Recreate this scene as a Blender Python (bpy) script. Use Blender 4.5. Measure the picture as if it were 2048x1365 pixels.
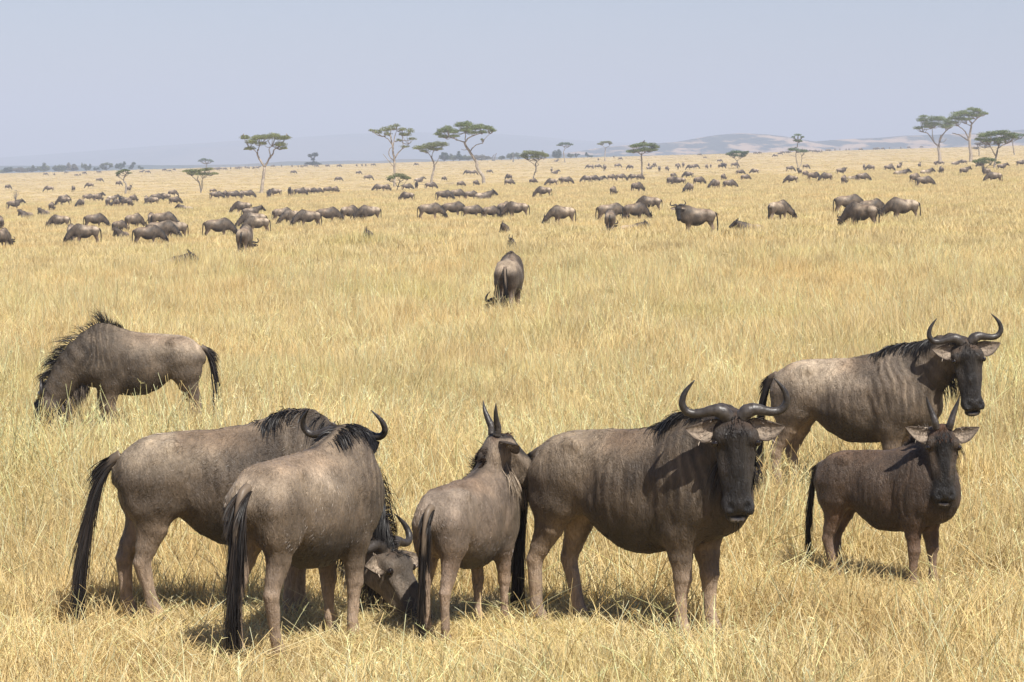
import bpy, math, random
import numpy as np
from mathutils import Vector, Matrix

for o in list(bpy.data.objects):
    bpy.data.objects.remove(o, do_unlink=True)
SC = bpy.context.scene
COL = SC.collection
rng = np.random.default_rng(7)
random.seed(7)

# ------------------------------------------------------------------ camera
F_PX = 6257.0          # focal length in photo pixels (photo 2048 wide)
CAM_H = 2.97
Y0 = 319.0             # photo row of eye level
cam_d = bpy.data.cameras.new('camera')
cam_d.sensor_width = 36.0
cam_d.lens = F_PX / 2048 * 36.0
cam_d.shift_y = -(682.5 - Y0) / 2048
cam_d.clip_start = 0.5
cam_d.clip_end = 40000
cam = bpy.data.objects.new('camera', cam_d)
COL.objects.link(cam)
cam.location = (0, 0, CAM_H)
cam.rotation_euler = (math.radians(90), 0, 0)
SC.camera = cam

# ------------------------------------------------------------------ sun, sky, exposure
SUN_EL, SUN_AZ = 53.0, 150.0          # azimuth clockwise from +Y (view direction)
world = bpy.data.worlds.new('World')
SC.world = world
world.use_nodes = True
wn = world.node_tree.nodes
wl = world.node_tree.links
bg = wn['Background']
sky = wn.new('ShaderNodeTexSky')
sky.sky_type = 'NISHITA'
sky.sun_disc = False
sky.sun_elevation = math.radians(SUN_EL)
sky.sun_rotation = math.radians(SUN_AZ)
sky.altitude = 1500
sky.air_density = 1.0
sky.dust_density = 1.6
sky.ozone_density = 2.0
tint = wn.new('ShaderNodeMixRGB')          # the whole sky a little less green, as in dusty air
tint.blend_type = 'MULTIPLY'
tint.inputs[0].default_value = 1.0
tint.inputs[2].default_value = (1.00, .955, 1.06, 1)
wl.new(sky.outputs[0], tint.inputs[1])
wl.new(tint.outputs[0], bg.inputs[0])
bg.inputs[1].default_value = 0.057
sun_d = bpy.data.lights.new('sun', 'SUN')
sun_d.energy = 4.8
sun_d.angle = math.radians(0.55)
sun_d.color = (1.0, 0.955, 0.88)
sun = bpy.data.objects.new('sun', sun_d)
COL.objects.link(sun)
_el, _az = math.radians(SUN_EL), math.radians(SUN_AZ)
SUN_DIR = Vector((math.cos(_el) * math.sin(_az), math.cos(_el) * math.cos(_az), math.sin(_el)))
sun.rotation_euler = SUN_DIR.to_track_quat('Z', 'Y').to_euler()
vs = SC.view_settings
vs.view_transform = 'Standard'
vs.look = 'None'
vs.exposure = 0.7
vs.gamma = 1.0
vs.use_curve_mapping = False
SC.cycles.use_denoising = True
SC.cycles.max_bounces = 4
SC.cycles.diffuse_bounces = 2
SC.cycles.transmission_bounces = 2
SC.cycles.volume_bounces = 0

# ------------------------------------------------------------------ terrain function
_D = np.array([-300, 0, 32, 45, 62, 103, 125, 150, 200, 330, 500, 700, 930, 1250, 1600, 1720, 2100, 3000, 30000.])
_Z = np.array([0, 0, 0, -.08, -.18, -.25, -.55, -.88, -1.08, -1.20, -1.05, -.55, .20, 1.65, 2.75, 2.75, -4, -22, -22.])
_m = np.gradient(_Z, _D)
def _herm(d):
    d = np.clip(np.asarray(d, float), _D[0], _D[-1])
    i = np.clip(np.searchsorted(_D, d) - 1, 0, len(_D) - 2)
    h = _D[i + 1] - _D[i]
    t = (d - _D[i]) / h
    return ((2*t**3 - 3*t**2 + 1) * _Z[i] + (t**3 - 2*t**2 + t) * h * _m[i]
            + (-2*t**3 + 3*t**2) * _Z[i+1] + (t**3 - t**2) * h * _m[i+1])
TILT = 0.0186
def ground_z(x, y):
    x = np.asarray(x, float); y = np.asarray(y, float)
    f = np.clip((3600 - y) / 1800, 0, 1)
    w = np.clip((np.maximum(y, 0)) / 60, 0, 1)
    bump = .035 * np.sin(x * .9 + y * .35) * np.sin(y * .6 - x * .2) * (1 - .3 * w)
    bump = bump + w * .10 * np.sin(x * .11 + 1.3) * np.sin(y * .057 + x * .03)
    return _herm(y) + TILT * np.interp(y, [0, 80, 140, 300, 600, 1600], [1, 1, 1.95, 1.75, 1.5, 1.47]) * x * f + bump * np.clip((1700 - y) / 500, 0, 1)
def px_k(d):                       # photo pixels per metre at depth d
    return F_PX / d
def px_point(px, d):
    x = (px - 1024) / F_PX * d
    return x, d, float(ground_z(x, d))
def solve_depth(px, py, h=0.0, lo=14.0, hi=1640.0):
    """depth at which a point h metres above the ground shows in photo row py"""
    def row(d):
        x, y, z = px_point(px, d)
        return Y0 + (CAM_H - z - h) * F_PX / d
    ds = np.concatenate([np.linspace(lo, 120, 300), np.linspace(121, hi, 700)])
    xs = (px - 1024) / F_PX * ds
    rows = Y0 + (CAM_H - ground_z(xs, ds) - h) * F_PX / ds
    s = np.where((rows[:-1] - py) * (rows[1:] - py) <= 0)[0]
    if len(s) == 0:
        return float(ds[np.argmin(abs(rows - py))])
    i = s[0]
    t = (py - rows[i]) / (rows[i+1] - rows[i] + 1e-9)
    return float(ds[i] + t * (ds[i+1] - ds[i]))

# ------------------------------------------------------------------ helpers
def tag(o, label=None, cat=None, group=None, kind=None):
    if label: o['label'] = label
    if cat: o['category'] = cat
    if group: o['group'] = group
    if kind: o['kind'] = kind
    return o
def mk_mesh(name, V, faces, mat=None, smooth=True, color=None, attrs=None):
    """faces: list of (n,k) int arrays, or a single array"""
    me = bpy.data.meshes.new(name)
    V = np.asarray(V, np.float32)
    if not isinstance(faces, list): faces = [faces]
    faces = [np.asarray(f, np.int32) for f in faces if len(f)]
    me.vertices.add(len(V))
    me.vertices.foreach_set('co', V.ravel())
    idx = np.concatenate([f.ravel() for f in faces])
    sizes = np.concatenate([np.full(len(f), f.shape[1], np.int32) for f in faces])
    starts = np.concatenate([[0], np.cumsum(sizes)[:-1]]).astype(np.int32)
    me.loops.add(len(idx)); me.loops.foreach_set('vertex_index', idx)
    me.polygons.add(len(sizes))
    me.polygons.foreach_set('loop_start', starts)
    if smooth: me.polygons.foreach_set('use_smooth', np.ones(len(sizes), bool))
    me.update(calc_edges=True); me.validate()
    if color is not None:
        a = me.attributes.new('coat', 'FLOAT_COLOR', 'POINT')
        c = np.ones((len(V), 4), np.float32); c[:, :3] = color
        a.data.foreach_set('color', c.ravel())
    for k, v in (attrs or {}).items():
        a = me.attributes.new(k, 'FLOAT', 'POINT')
        a.data.foreach_set('value', np.asarray(v, np.float32))
    if mat: me.materials.append(mat)
    return me
def mk_obj(name, me, parent=None, col=None):
    o = bpy.data.objects.new(name, me)
    (col or COL).objects.link(o)
    if parent: o.parent = parent
    return o
def mk_empty(name, loc=(0, 0, 0), rz=0.0, s=1.0):
    o = bpy.data.objects.new(name, None)
    o.empty_display_size = .2
    COL.objects.link(o)
    o.location = loc; o.rotation_euler = (0, 0, rz); o.scale = (s, s, s)
    return o
def copy_tree(o, parent=None):
    c = o.copy(); COL.objects.link(c); c.parent = parent
    for ch in o.children: copy_tree(ch, c)
    return c
def nrm(v):
    v = np.asarray(v, float)
    return v / (np.linalg.norm(v, axis=-1, keepdims=True) + 1e-12)
class Geo:
    """collects several shapes into one mesh"""
    def __init__(s): s.V = []; s.F = {}; s.C = []; s.n = 0
    def add(s, V, F, c=None):
        V = np.asarray(V, float); F = np.asarray(F, int)
        s.V.append(V); s.F.setdefault(F.shape[1], []).append(F + s.n); s.n += len(V)
        s.C.append(np.tile(np.asarray(c if c is not None else (1, 1, 1), float), (len(V), 1)) if c is None or np.ndim(c) == 1 else np.asarray(c))
    def mesh(s, name, mat, smooth=True):
        return mk_mesh(name, np.concatenate(s.V), [np.concatenate(f) for f in s.F.values()], mat, smooth, np.concatenate(s.C))
def spline(P, n):
    """Catmull-Rom through the rows of P (any columns)"""
    P = np.asarray(P, float)
    Q = np.vstack([2*P[0]-P[1], P, 2*P[-1]-P[-2]])
    t = np.linspace(0, len(P)-1-1e-9, n); i = t.astype(int); u = (t-i)[:, None]
    a, b, c, d = Q[i], Q[i+1], Q[i+2], Q[i+3]
    return .5*((2*b) + (-a+c)*u + (2*a-5*b+4*c-d)*u*u + (-a+3*b-3*c+d)*u**3)
def tube(P, R, ns=8, ref=(0, 0, 1), flat=1.0, cap=True):
    P = np.asarray(P, float); n = len(P); R = np.broadcast_to(np.asarray(R, float), (n,))
    T = nrm(np.gradient(P, axis=0))
    ref = np.asarray(ref, float); ref = np.where(abs(T @ ref)[:, None] > .95, np.array([1., 0, 0]), ref)
    A = nrm(np.cross(T, ref)); B = np.cross(A, T)
    th = np.linspace(0, 2*np.pi, ns, endpoint=False)
    V = P[:, None] + R[:, None, None]*(np.cos(th)[None, :, None]*A[:, None] + flat*np.sin(th)[None, :, None]*B[:, None])
    V = V.reshape(-1, 3)
    i, j = np.meshgrid(np.arange(n-1), np.arange(ns), indexing='ij')
    F = np.stack([i*ns+j, (i+1)*ns+j, (i+1)*ns+(j+1) % ns, i*ns+(j+1) % ns], -1).reshape(-1, 4)
    if cap:
        V = np.vstack([V, P[0], P[-1]]); k = n*ns; jj = np.arange(ns)
        tri = np.vstack([np.stack([np.full(ns, k), jj, (jj+1) % ns], -1),
                         np.stack([np.full(ns, k+1), (n-1)*ns+(jj+1) % ns, (n-1)*ns+jj], -1)])
        return V, F, tri
    return V, F, np.zeros((0, 3), int)
def add_tube(g, P, R, ns=8, c=None, ref=(0, 0, 1), flat=1.0):
    V, F, T = tube(P, R, ns, ref, flat)
    n0 = g.n
    g.add(V, F, c)
    if len(T): g.F.setdefault(3, []).append(T + n0)
def vnoise(p, f=1.0, seed=0):
    """value noise in [0,1]"""
    p = np.asarray(p, float)*f + seed*17.13
    i = np.floor(p).astype(np.int64); u = p-i; u = u*u*(3-2*u)
    def h(a):
        n = (a[:, 0]*374761393 + a[:, 1]*668265263 + a[:, 2]*2147483647 + seed*144665) & 0xffffffff
        n = ((n ^ (n >> 13))*1274126177) & 0xffffffff
        return ((n ^ (n >> 16)) & 0xffff)/65535.
    r = 0
    for dx in (0, 1):
        for dy in (0, 1):
            for dz in (0, 1):
                w = (u[:, 0] if dx else 1-u[:, 0])*(u[:, 1] if dy else 1-u[:, 1])*(u[:, 2] if dz else 1-u[:, 2])
                r = r + w*h(i+np.array([dx, dy, dz]))
    return r

# ------------------------------------------------------------------ material helpers
def new_mat(name):
    m = bpy.data.materials.new(name); m.use_nodes = True
    nt = m.node_tree; b = nt.nodes['Principled BSDF']
    return m, nt, b
def nd(nt, typ, **kw):
    n = nt.nodes.new(typ)
    for k, v in kw.items():
        if k.startswith('i_'): n.inputs[int(k[2:])].default_value = v
        else: setattr(n, k, v)
    return n
def ramp(nt, pts):
    r = nt.nodes.new('ShaderNodeValToRGB'); e = r.color_ramp.elements
    while len(e) < len(pts): e.new(.5)
    for q, (p, c) in zip(e, pts): q.position = p; q.color = (*c, 1) if len(c) == 3 else c
    return r
# ------------------------------------------------------------------ ground
def m_ground():
    m, nt, b = new_mat('dry_savanna_ground')
    g = nd(nt, 'ShaderNodeNewGeometry')
    n1 = nd(nt, 'ShaderNodeTexNoise'); n1.inputs['Scale'].default_value = .06; n1.inputs['Detail'].default_value = 6
    mp = nd(nt, 'ShaderNodeMapping'); mp.inputs['Scale'].default_value = (.35, 1.0, 1.0)
    nt.links.new(g.outputs['Position'], mp.inputs[0]); nt.links.new(mp.outputs[0], n1.inputs['Vector'])
    n2 = nd(nt, 'ShaderNodeTexNoise'); n2.inputs['Scale'].default_value = 3.0; n2.inputs['Detail'].default_value = 8
    nt.links.new(g.outputs['Position'], n2.inputs['Vector'])
    r1 = ramp(nt, [(.30, (.47, .35, .185)), (.5, (.56, .43, .235)), (.7, (.61, .48, .265))])
    nt.links.new(n1.outputs[0], r1.inputs[0])
    r2 = ramp(nt, [(.3, (.62, .62, .62)), (.7, (1.1, 1.1, 1.1))]); nt.links.new(n2.outputs[0], r2.inputs[0])
    mx = nd(nt, 'ShaderNodeMixRGB', blend_type='MULTIPLY'); mx.inputs[0].default_value = 1
    nt.links.new(r1.outputs[0], mx.inputs[1]); nt.links.new(r2.outputs[0], mx.inputs[2])
    nt.links.new(mx.outputs[0], b.inputs['Base Color'])
    b.inputs['Roughness'].default_value = 1; b.inputs['Specular IOR Level'].default_value = 0
    bp = nd(nt, 'ShaderNodeBump'); bp.inputs['Strength'].default_value = .7; bp.inputs['Distance'].default_value = .08
    nt.links.new(n2.outputs[0], bp.inputs['Height']); nt.links.new(bp.outputs[0], b.inputs['Normal'])
    return m
M_GROUND = m_ground()
ys = np.concatenate([np.linspace(-120, 10, 12), np.linspace(12, 120, 90), np.linspace(123, 1800, 220), np.geomspace(1830, 13500, 40)])
us = np.linspace(-1, 1, 121)
YY, UU = np.meshgrid(ys, us, indexing='ij')
XX = UU*(40+.55*np.maximum(YY, 0))
ZZ = ground_z(XX, YY)
V = np.stack([XX, YY, ZZ], -1).reshape(-1, 3)
nu = len(us)
i, j = np.meshgrid(np.arange(len(ys)-1), np.arange(nu-1), indexing='ij')
Fq = np.stack([i*nu+j, i*nu+j+1, (i+1)*nu+j+1, (i+1)*nu+j], -1).reshape(-1, 4)
ground = mk_obj('ground', mk_mesh('ground', V, Fq, M_GROUND))
tag(ground, 'dry straw coloured savanna plain rising gently to a low skyline', kind='structure')

# ------------------------------------------------------------------ far hills
def m_hill(name, dark, light, sc):
    m, nt, b = new_mat(name)
    g = nd(nt, 'ShaderNodeNewGeometry')
    mp = nd(nt, 'ShaderNodeMapping'); mp.inputs['Scale'].default_value = (1.0, .12, 4.5)
    n1 = nd(nt, 'ShaderNodeTexNoise'); n1.inputs['Scale'].default_value = sc; n1.inputs['Detail'].default_value = 5; n1.inputs['Roughness'].default_value = .6
    nt.links.new(g.outputs['Position'], mp.inputs[0]); nt.links.new(mp.outputs[0], n1.inputs['Vector'])
    r = ramp(nt, [(.42, light), (.47, tuple(.5*(a+c) for a, c in zip(dark, light))), (.51, dark)])
    nt.links.new(n1.outputs[0], r.inputs[0]); nt.links.new(r.outputs[0], b.inputs['Base Color'])
    b.inputs['Roughness'].default_value = 1; b.inputs['Specular IOR Level'].default_value = 0
    return m
def hill(name, label, prof, depth, front, mat, rough, seed):
    px = np.array([p[0] for p in prof], float); py = np.array([p[1] for p in prof], float)
    cols = np.linspace(px[0], px[-1], 220)
    h = np.interp(cols, px, py)
    top = CAM_H + (Y0-h)/F_PX*depth
    rows = np.linspace(0, 1, 26)
    V = []
    for r in rows:
        d = depth - front*(1-r) if r <= 1 else depth
        x = (cols-1024)/F_PX*depth
        s = r*r*(3-2*r)
        z = -24 + (top+24)*(.25*r+.75*s)
        nz = vnoise(np.stack([x, np.full_like(x, d), 0*x], -1), 1/(260*rough), seed)-.5
        nz2 = vnoise(np.stack([x, np.full_like(x, d), 0*x], -1), 1/(60*rough), seed+3)-.5
        z = z + (nz*14+nz2*5)*rough*np.sin(np.pi*min(r, .98))*np.clip((top+10)/40, .1, 1)
        if r == 1: z = z + nz2*2.5*rough
        V.append(np.stack([x, np.full_like(x, d), z], -1))
    V.append(np.stack([(cols-1024)/F_PX*depth, np.full_like(cols, depth+front*.6), np.full_like(cols, -24.)], -1))
    V = np.concatenate(V); n = len(cols)
    i, j = np.meshgrid(np.arange(len(rows)), np.arange(n-1), indexing='ij')
    F = np.stack([i*n+j, i*n+j+1, (i+1)*n+j+1, (i+1)*n+j], -1).reshape(-1, 4)
    o = mk_obj(name, mk_mesh(name, V, F, mat)); tag(o, label, kind='structure')
    return o
M_HILL = m_hill('scrubby_hillside', (.035, .05, .04), (.46, .32, .20), .028)
M_HILL2 = m_hill('far_ridge', (.06, .08, .06), (.16, .14, .10), .0016)
hill('hill', 'hazy hillside with tan clearings and dark scrub on the right skyline',
     [(960, 318), (1060, 313), (1150, 305), (1220, 294), (1249, 291), (1300, 287), (1350, 283), (1400, 275), (1440, 270), (1480, 267), (1530, 269), (1570, 273), (1600, 278), (1630, 283), (1702, 279), (1804, 271), (1848, 271), (1954, 267), (2048, 258), (2150, 250), (2400, 262)],
     4500, 1100, M_HILL, 1.0, 5)
hill('ridge', 'faint blue ridge almost lost in haze behind the left trees',
     [(-500, 330), (-100, 322), (0, 317), (300, 293), (500, 281), (700, 268), (830, 264), (1000, 268), (1150, 280), (1300, 288), (1500, 284), (1800, 290), (2400, 280)],
     9800, 2600, M_HILL2, 2.5, 9)
hill('scrub_ridge', 'low hazy line of scrub on the skyline behind the central acacias',
     [(-300, 337), (0, 333), (250, 331), (480, 329), (560, 324), (640, 324), (700, 321), (760, 322), (800, 318), (880, 320), (960, 315), (1030, 314), (1100, 312), (1200, 310), (1300, 312)],
     3600, 500, M_HILL2, .6, 12)
# ------------------------------------------------------------------ wildebeest: materials
def m_coat():
    m, nt, b = new_mat('wildebeest_coat')
    at = nd(nt, 'ShaderNodeAttribute', attribute_name='coat')
    tc = nd(nt, 'ShaderNodeTexCoord')
    mp = nd(nt, 'ShaderNodeMapping'); mp.inputs['Scale'].default_value = (1.0, 1.0, .35)
    nt.links.new(tc.outputs['Object'], mp.inputs[0])
    n1 = nd(nt, 'ShaderNodeTexNoise'); n1.inputs['Scale'].default_value = 46; n1.inputs['Detail'].default_value = 6; n1.inputs['Roughness'].default_value = .65
    n1.inputs['Distortion'].default_value = .6
    n2 = nd(nt, 'ShaderNodeTexNoise'); n2.inputs['Scale'].default_value = 4.5; n2.inputs['Detail'].default_value = 4
    n3 = nd(nt, 'ShaderNodeTexNoise'); n3.inputs['Scale'].default_value = 120; n3.inputs['Detail'].default_value = 3
    nt.links.new(mp.outputs[0], n1.inputs['Vector']); nt.links.new(tc.outputs['Object'], n2.inputs['Vector']); nt.links.new(mp.outputs[0], n3.inputs['Vector'])
    r1 = ramp(nt, [(.28, (.60, .58, .56)), (.5, (.98, .98, .98)), (.72, (1.34, 1.32, 1.29))]); nt.links.new(n1.outputs[0], r1.inputs[0])
    r2 = ramp(nt, [(.3, (.62, .60, .57)), (.5, (1, 1, 1)), (.7, (1.38, 1.36, 1.32))]); nt.links.new(n2.outputs[0], r2.inputs[0])
    a = nd(nt, 'ShaderNodeMixRGB', blend_type='MULTIPLY'); a.inputs[0].default_value = 1
    c = nd(nt, 'ShaderNodeMixRGB', blend_type='MULTIPLY'); c.inputs[0].default_value = 1
    nt.links.new(at.outputs['Color'], a.inputs[1]); nt.links.new(r1.outputs[0], a.inputs[2])
    nt.links.new(a.outputs[0], c.inputs[1]); nt.links.new(r2.outputs[0], c.inputs[2])
    oi = nd(nt, 'ShaderNodeObjectInfo')            # no two animals quite the same shade
    r4 = ramp(nt, [(0, (.72, .70, .68)), (.5, (1, 1, 1)), (1, (1.22, 1.22, 1.20))]); nt.links.new(oi.outputs['Random'], r4.inputs[0])
    e = nd(nt, 'ShaderNodeMixRGB', blend_type='MULTIPLY'); e.inputs[0].default_value = .8
    nt.links.new(c.outputs[0], e.inputs[1]); nt.links.new(r4.outputs[0], e.inputs[2])
    nt.links.new(e.outputs[0], b.inputs['Base Color'])
    b.inputs['Roughness'].default_value = .52; b.inputs['Specular IOR Level'].default_value = .38
    b.inputs['Sheen Weight'].default_value = .05; b.inputs['Sheen Roughness'].default_value = .5
    b.inputs['Sheen Tint'].default_value = (.9, .8, .68, 1)
    bp = nd(nt, 'ShaderNodeBump'); bp.inputs['Strength'].default_value = .8; bp.inputs['Distance'].default_value = .02
    ad = nd(nt, 'ShaderNodeMath', operation='MULTIPLY_ADD'); ad.inputs[1].default_value = .35
    nt.links.new(n3.outputs[0], ad.inputs[0]); nt.links.new(n1.outputs[0], ad.inputs[2])
    nt.links.new(ad.outputs[0], bp.inputs['Height']); nt.links.new(bp.outputs[0], b.inputs['Normal'])
    return m
def m_simple(name, rough=.6, spec=.3, attr=True, col=(.05, .04, .03), noise=None, bump=0.0):
    m, nt, b = new_mat(name)
    src = None
    if attr:
        at = nd(nt, 'ShaderNodeAttribute', attribute_name='coat'); src = at.outputs['Color']
    if noise:
        tc = nd(nt, 'ShaderNodeTexCoord')
        n = nd(nt, 'ShaderNodeTexNoise'); n.inputs['Scale'].default_value = noise; n.inputs['Detail'].default_value = 5
        nt.links.new(tc.outputs['Object'], n.inputs['Vector'])
        r = ramp(nt, [(.3, (.6, .6, .6)), (.7, (1.3, 1.3, 1.3))]); nt.links.new(n.outputs[0], r.inputs[0])
        mx = nd(nt, 'ShaderNodeMixRGB', blend_type='MULTIPLY'); mx.inputs[0].default_value = 1
        mx.inputs[1].default_value = (*col, 1)
        if src: nt.links.new(src, mx.inputs[1])
        nt.links.new(r.outputs[0], mx.inputs[2]); src = mx.outputs[0]
        if bump:
            bp = nd(nt, 'ShaderNodeBump'); bp.inputs['Strength'].default_value = bump; bp.inputs['Distance'].default_value = .01
            nt.links.new(n.outputs[0], bp.inputs['Height']); nt.links.new(bp.outputs[0], b.inputs['Normal'])
    if src: nt.links.new(src, b.inputs['Base Color'])
    else: b.inputs['Base Color'].default_value = (*col, 1)
    b.inputs['Roughness'].default_value = rough; b.inputs['Specular IOR Level'].default_value = spec
    return m
M_COAT = m_coat()
M_HAIR = m_simple('wildebeest_hair', .5, .35)
M_HAIR2 = m_simple('wildebeest_coat_hair', .45, .40)
M_HORN = m_simple('wildebeest_horn', .42, .45, noise=30, bump=.5)
M_EYE = m_simple('wildebeest_eye', .08, .6, attr=False, col=(.012, .008, .006))
M_EAR = m_simple('wildebeest_ear', .7, .2, noise=60, bump=.4)
M_HOOF = m_simple('wildebeest_hoof', .5, .3, attr=False, col=(.03, .025, .02), noise=20)

# ------------------------------------------------------------------ wildebeest: body as a blended solid
_TX = np.array([-.74, -.71, -.66, -.58, -.48, -.36, -.22, -.06, .10, .24, .36, .46, .56, .64, .70, .74])
_TT = np.array([.95, 1.00, 1.055, 1.11, 1.155, 1.185, 1.195, 1.20, 1.225, 1.27, 1.315, 1.325, 1.28, 1.19, 1.08, .98])
_TB = np.array([.88, .84, .80, .78, .755, .705, .580, .500, .490, .51, .54, .57, .615, .67, .735, .82])
_TW = np.array([.02, .09, .145, .180, .200, .215, .245, .272, .275, .258, .235, .212, .188, .155, .11, .03])
_TQ = np.array([.3, .35, .45, .50, .50, .46, .42, .40, .44, .54, .64, .66, .60, .5, .4, .4])
_tx = np.linspace(-.74, .74, 300)
def _sm(y):
    y = np.interp(_tx, _TX, y); k = np.ones(9)/9
    return np.convolve(np.pad(y, 4, mode='edge'), k, 'valid')
_tt, _tb, _tw, _tq = map(_sm, (_TT, _TB, _TW, _TQ))

def smin(a, b, k):
    h = np.maximum(k-np.abs(a-b), 0)/k
    return np.minimum(a, b)-h*h*k*.25
class Beast:
    def __init__(s, poll=(.98, 0, 1.36), F=(.45, 0, -.9), U=None, legs=(0, 0, 0, 0), lying=False, calf=0.0, head=1.0, neck=1.0, belly=0.0, seed=0):
        s.seed = seed; s.calf = calf; s.lying = lying; s.neckw = neck; s.belly = belly
        s.O = np.array(poll, float); s.Fv = nrm(F)
        if U is None:
            U = np.array([0, 0, 1.]) - s.Fv*s.Fv[2]
            if np.linalg.norm(U) < .2: U = np.array([1., 0, 0])
        U = np.asarray(U, float); U = U-s.Fv*(U@s.Fv); s.U = nrm(U); s.L = np.cross(s.U, s.Fv)   # left of the head
        s.hs = head
        s.dz = -.46 if lying else 0.0
        s.legs_dx = legs
        s.prims = []; s.full = False
        s.build()
    def hp(s, f, l, u):       # head-local to body
        return s.O + s.hs*(f*s.Fv + l*s.L + u*s.U)
    def cap(s, p0, p1, r0, r1, lat, k, tg, capf=.8):
        p0 = np.array(p0, float); p1 = np.array(p1, float)
        s.prims.append(('c', p0, p1, np.array(r0, float), np.array(r1, float), np.array(lat, float), k, tg, capf))
    def ell(s, c, ax, r, k, tg, sub=False):
        s.prims.append(('s' if sub else 'e', np.array(c, float), np.array(ax, float), np.array(r, float), k, tg))
    def build(s):
        z = s.dz; Y = (0, 1, 0); I = np.eye(3); c = s.calf
        # muscle masses
        for y in (1, -1):
            s.ell((.40, .135*y, .93+z), I, (.15, .105, .30), .12, 'torso')          # shoulder blade
            s.ell((-.48, .105*y, .92+z), I, (.175, .115, .22), .12, 'torso')          # haunch
            s.ell((-.37, .158*y, 1.105+z), I, (.070, .045, .045), .05, 'torso')        # hip bone
            s.ell((-.62, .075*y, 1.0+z), I, (.06, .045, .06), .06, 'torso')          # seat bone
            s.ell((.30, .168*y, .90+z), I, (.032, .06, .25), .045, 'torso')           # rear edge of the shoulder
            s.ell((.46, .17*y, .78+z), I, (.085, .06, .09), .07, 'torso')            # shoulder point
        s.ell((.60, 0, .86+z), I, (.13, .14, .20), .14, 'torso')                    # brisket
        for y in (1, -1):
            s.ell((-.225, .315*y, .92+z), I, (.075, .085, .16), .09, 'torso', True)  # flank hollow
            s.ell((.205, .335*y, .80+z), I, (.035, .085, .20), .07, 'torso', True)    # hollow behind the shoulder
        # neck
        base = np.array([.42, 0, 1.03+z]); end = s.hp(.09, 0, -.105)
        d0 = np.array([.9, 0, .25]) if end[2] > .9+z else np.array([.95, 0, -.25])
        Ln = np.linalg.norm(end-base)
        tail = -(s.Fv*.25 - s.U*.0)
        inc = nrm(nrm(end-base)*.9 + s.Fv*.35 if True else s.Fv)
        c1 = base+nrm(d0)*Ln*.42; c2 = end-inc*Ln*.30
        t = np.linspace(0, 1, 8)[:, None]
        P = (1-t)**3*base+3*(1-t)**2*t*c1+3*(1-t)*t*t*c2+t**3*end
        s.neck = P
        T = nrm(np.gradient(P, axis=0))
        w = np.linspace(0, 1, 8)[:, None]**2.5
        hz = end-base; hz[2] = 0; hz = nrm(hz)
        ref = nrm(np.array([0, 0, 1.])-.85*T[:, 2:3]*hz)
        up = ref*(1-w)+nrm(.6*s.U-.8*s.Fv)*w
        dor = nrm(up-T*(up*T).sum(1)[:, None])
        lat = np.cross(dor, T)
        s.neck_lat = lat; s.neck_dor = dor
        tt = t[:, 0]
        s.neck_a = (.150*(1-tt)+.086*tt)*s.neckw; s.neck_b = (.270*(1-tt)**1.1+.120*(1-(1-tt)**1.1))*s.neckw
        for i in range(7):
            s.cap(P[i], P[i+1], (s.neck_a[i], s.neck_b[i]), (s.neck_a[i+1], s.neck_b[i+1]), lat[i], .07, 'neck', .7)
        # head (f along the face, l sideways, u out of the forehead)
        h = s.hs; hp = s.hp
        def hc(f0, u0, a0, b0, f1, u1, a1, b1, k, tg='head', cf=.7):
            s.cap(hp(f0, 0, u0), hp(f1, 0, u1), (a0*h, b0*h), (a1*h, b1*h), s.L, k, tg, cf)
        A = np.stack([s.Fv, s.L, s.U])
        hc(.06, -.075, .088, .085, .15, -.06, .118, .112, .04)
        hc(.15, -.06, .115, .112, .33, -.06, .086, .09, .04)
        hc(.33, -.06, .084, .088, .50, -.055, .080, .072, .03)
        s.ell(hp(.530, 0, -.045), A, np.array((.062, .095, .07))*h, .03, 'head')             # muzzle
        s.ell(hp(.592, 0, -.075), A, np.array((.036, .066, .05))*h, .014, 'head')            # chin
        hc(.14, -.16, .07, .06, .48, -.115, .055, .035, .05)                                    # jaw
        hc(.13, .020, .040, .034, .46, -.004, .036, .024, .03)                                  # bridge of the nose
        for y in (1, -1):
            s.cap(hp(.19, .105*y, -.03), hp(.40, .066*y, -.05), (.018*h, .020*h), (.014*h, .02*h), s.U, .03, 'head')   # cheek bone
            s.ell(hp(.30, .078*y, .022), A, np.array((.10, .026, .022))*h, .03, 'head', True)    # hollow beside the bridge
        for y in (1, -1):
            s.ell(hp(.150, .098*y, -.004), A, np.array((.048, .034, .034))*h, .025, 'head')   # brow over the eye
            s.ell(hp(.13, .07*y, -.13), A, np.array((.09, .04, .08))*h, .05, 'head')         # cheek
            s.ell(hp(.555, .055*y, -.012), A, np.array((.035, .034, .026))*h, .02, 'head')   # nostril rim
        for y in (1, -1):
            s.ell(hp(.540, .050*y, .022), A, np.array((.026, .017, .022))*h, .010, 'head', True)
        s.ell(hp(.592, 0, -.01), A, np.array((.010, .075, .05))*h, .008, 'head', True)   # mouth
        # legs
        if not s.lying:
            for n, (x0, yy, dx) in enumerate(((.40, .135, s.legs_dx[0]), (.40, -.135, s.legs_dx[1]))):
                q = lambda x, zz: np.array([x+dx*(1-zz/.86), yy*(1-.12*(1-zz)), zz])
                J = [q(.41, .80), q(.365, .63), q(.385, .48), q(.40, .36), q(.395, .30), q(.39, .12), q(.41, .065), q(.425, .0)]
                R = [(.078, .135), (.074, .110), (.058, .076), (.052, .058), (.041, .044), (.034, .037), (.040, .044), (.044, .054)]
                for i in range(7):
                    s.cap(J[i], J[i+1], R[i], R[i+1], Y, .06 if i < 2 else .02, 'fore', .7)
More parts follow.
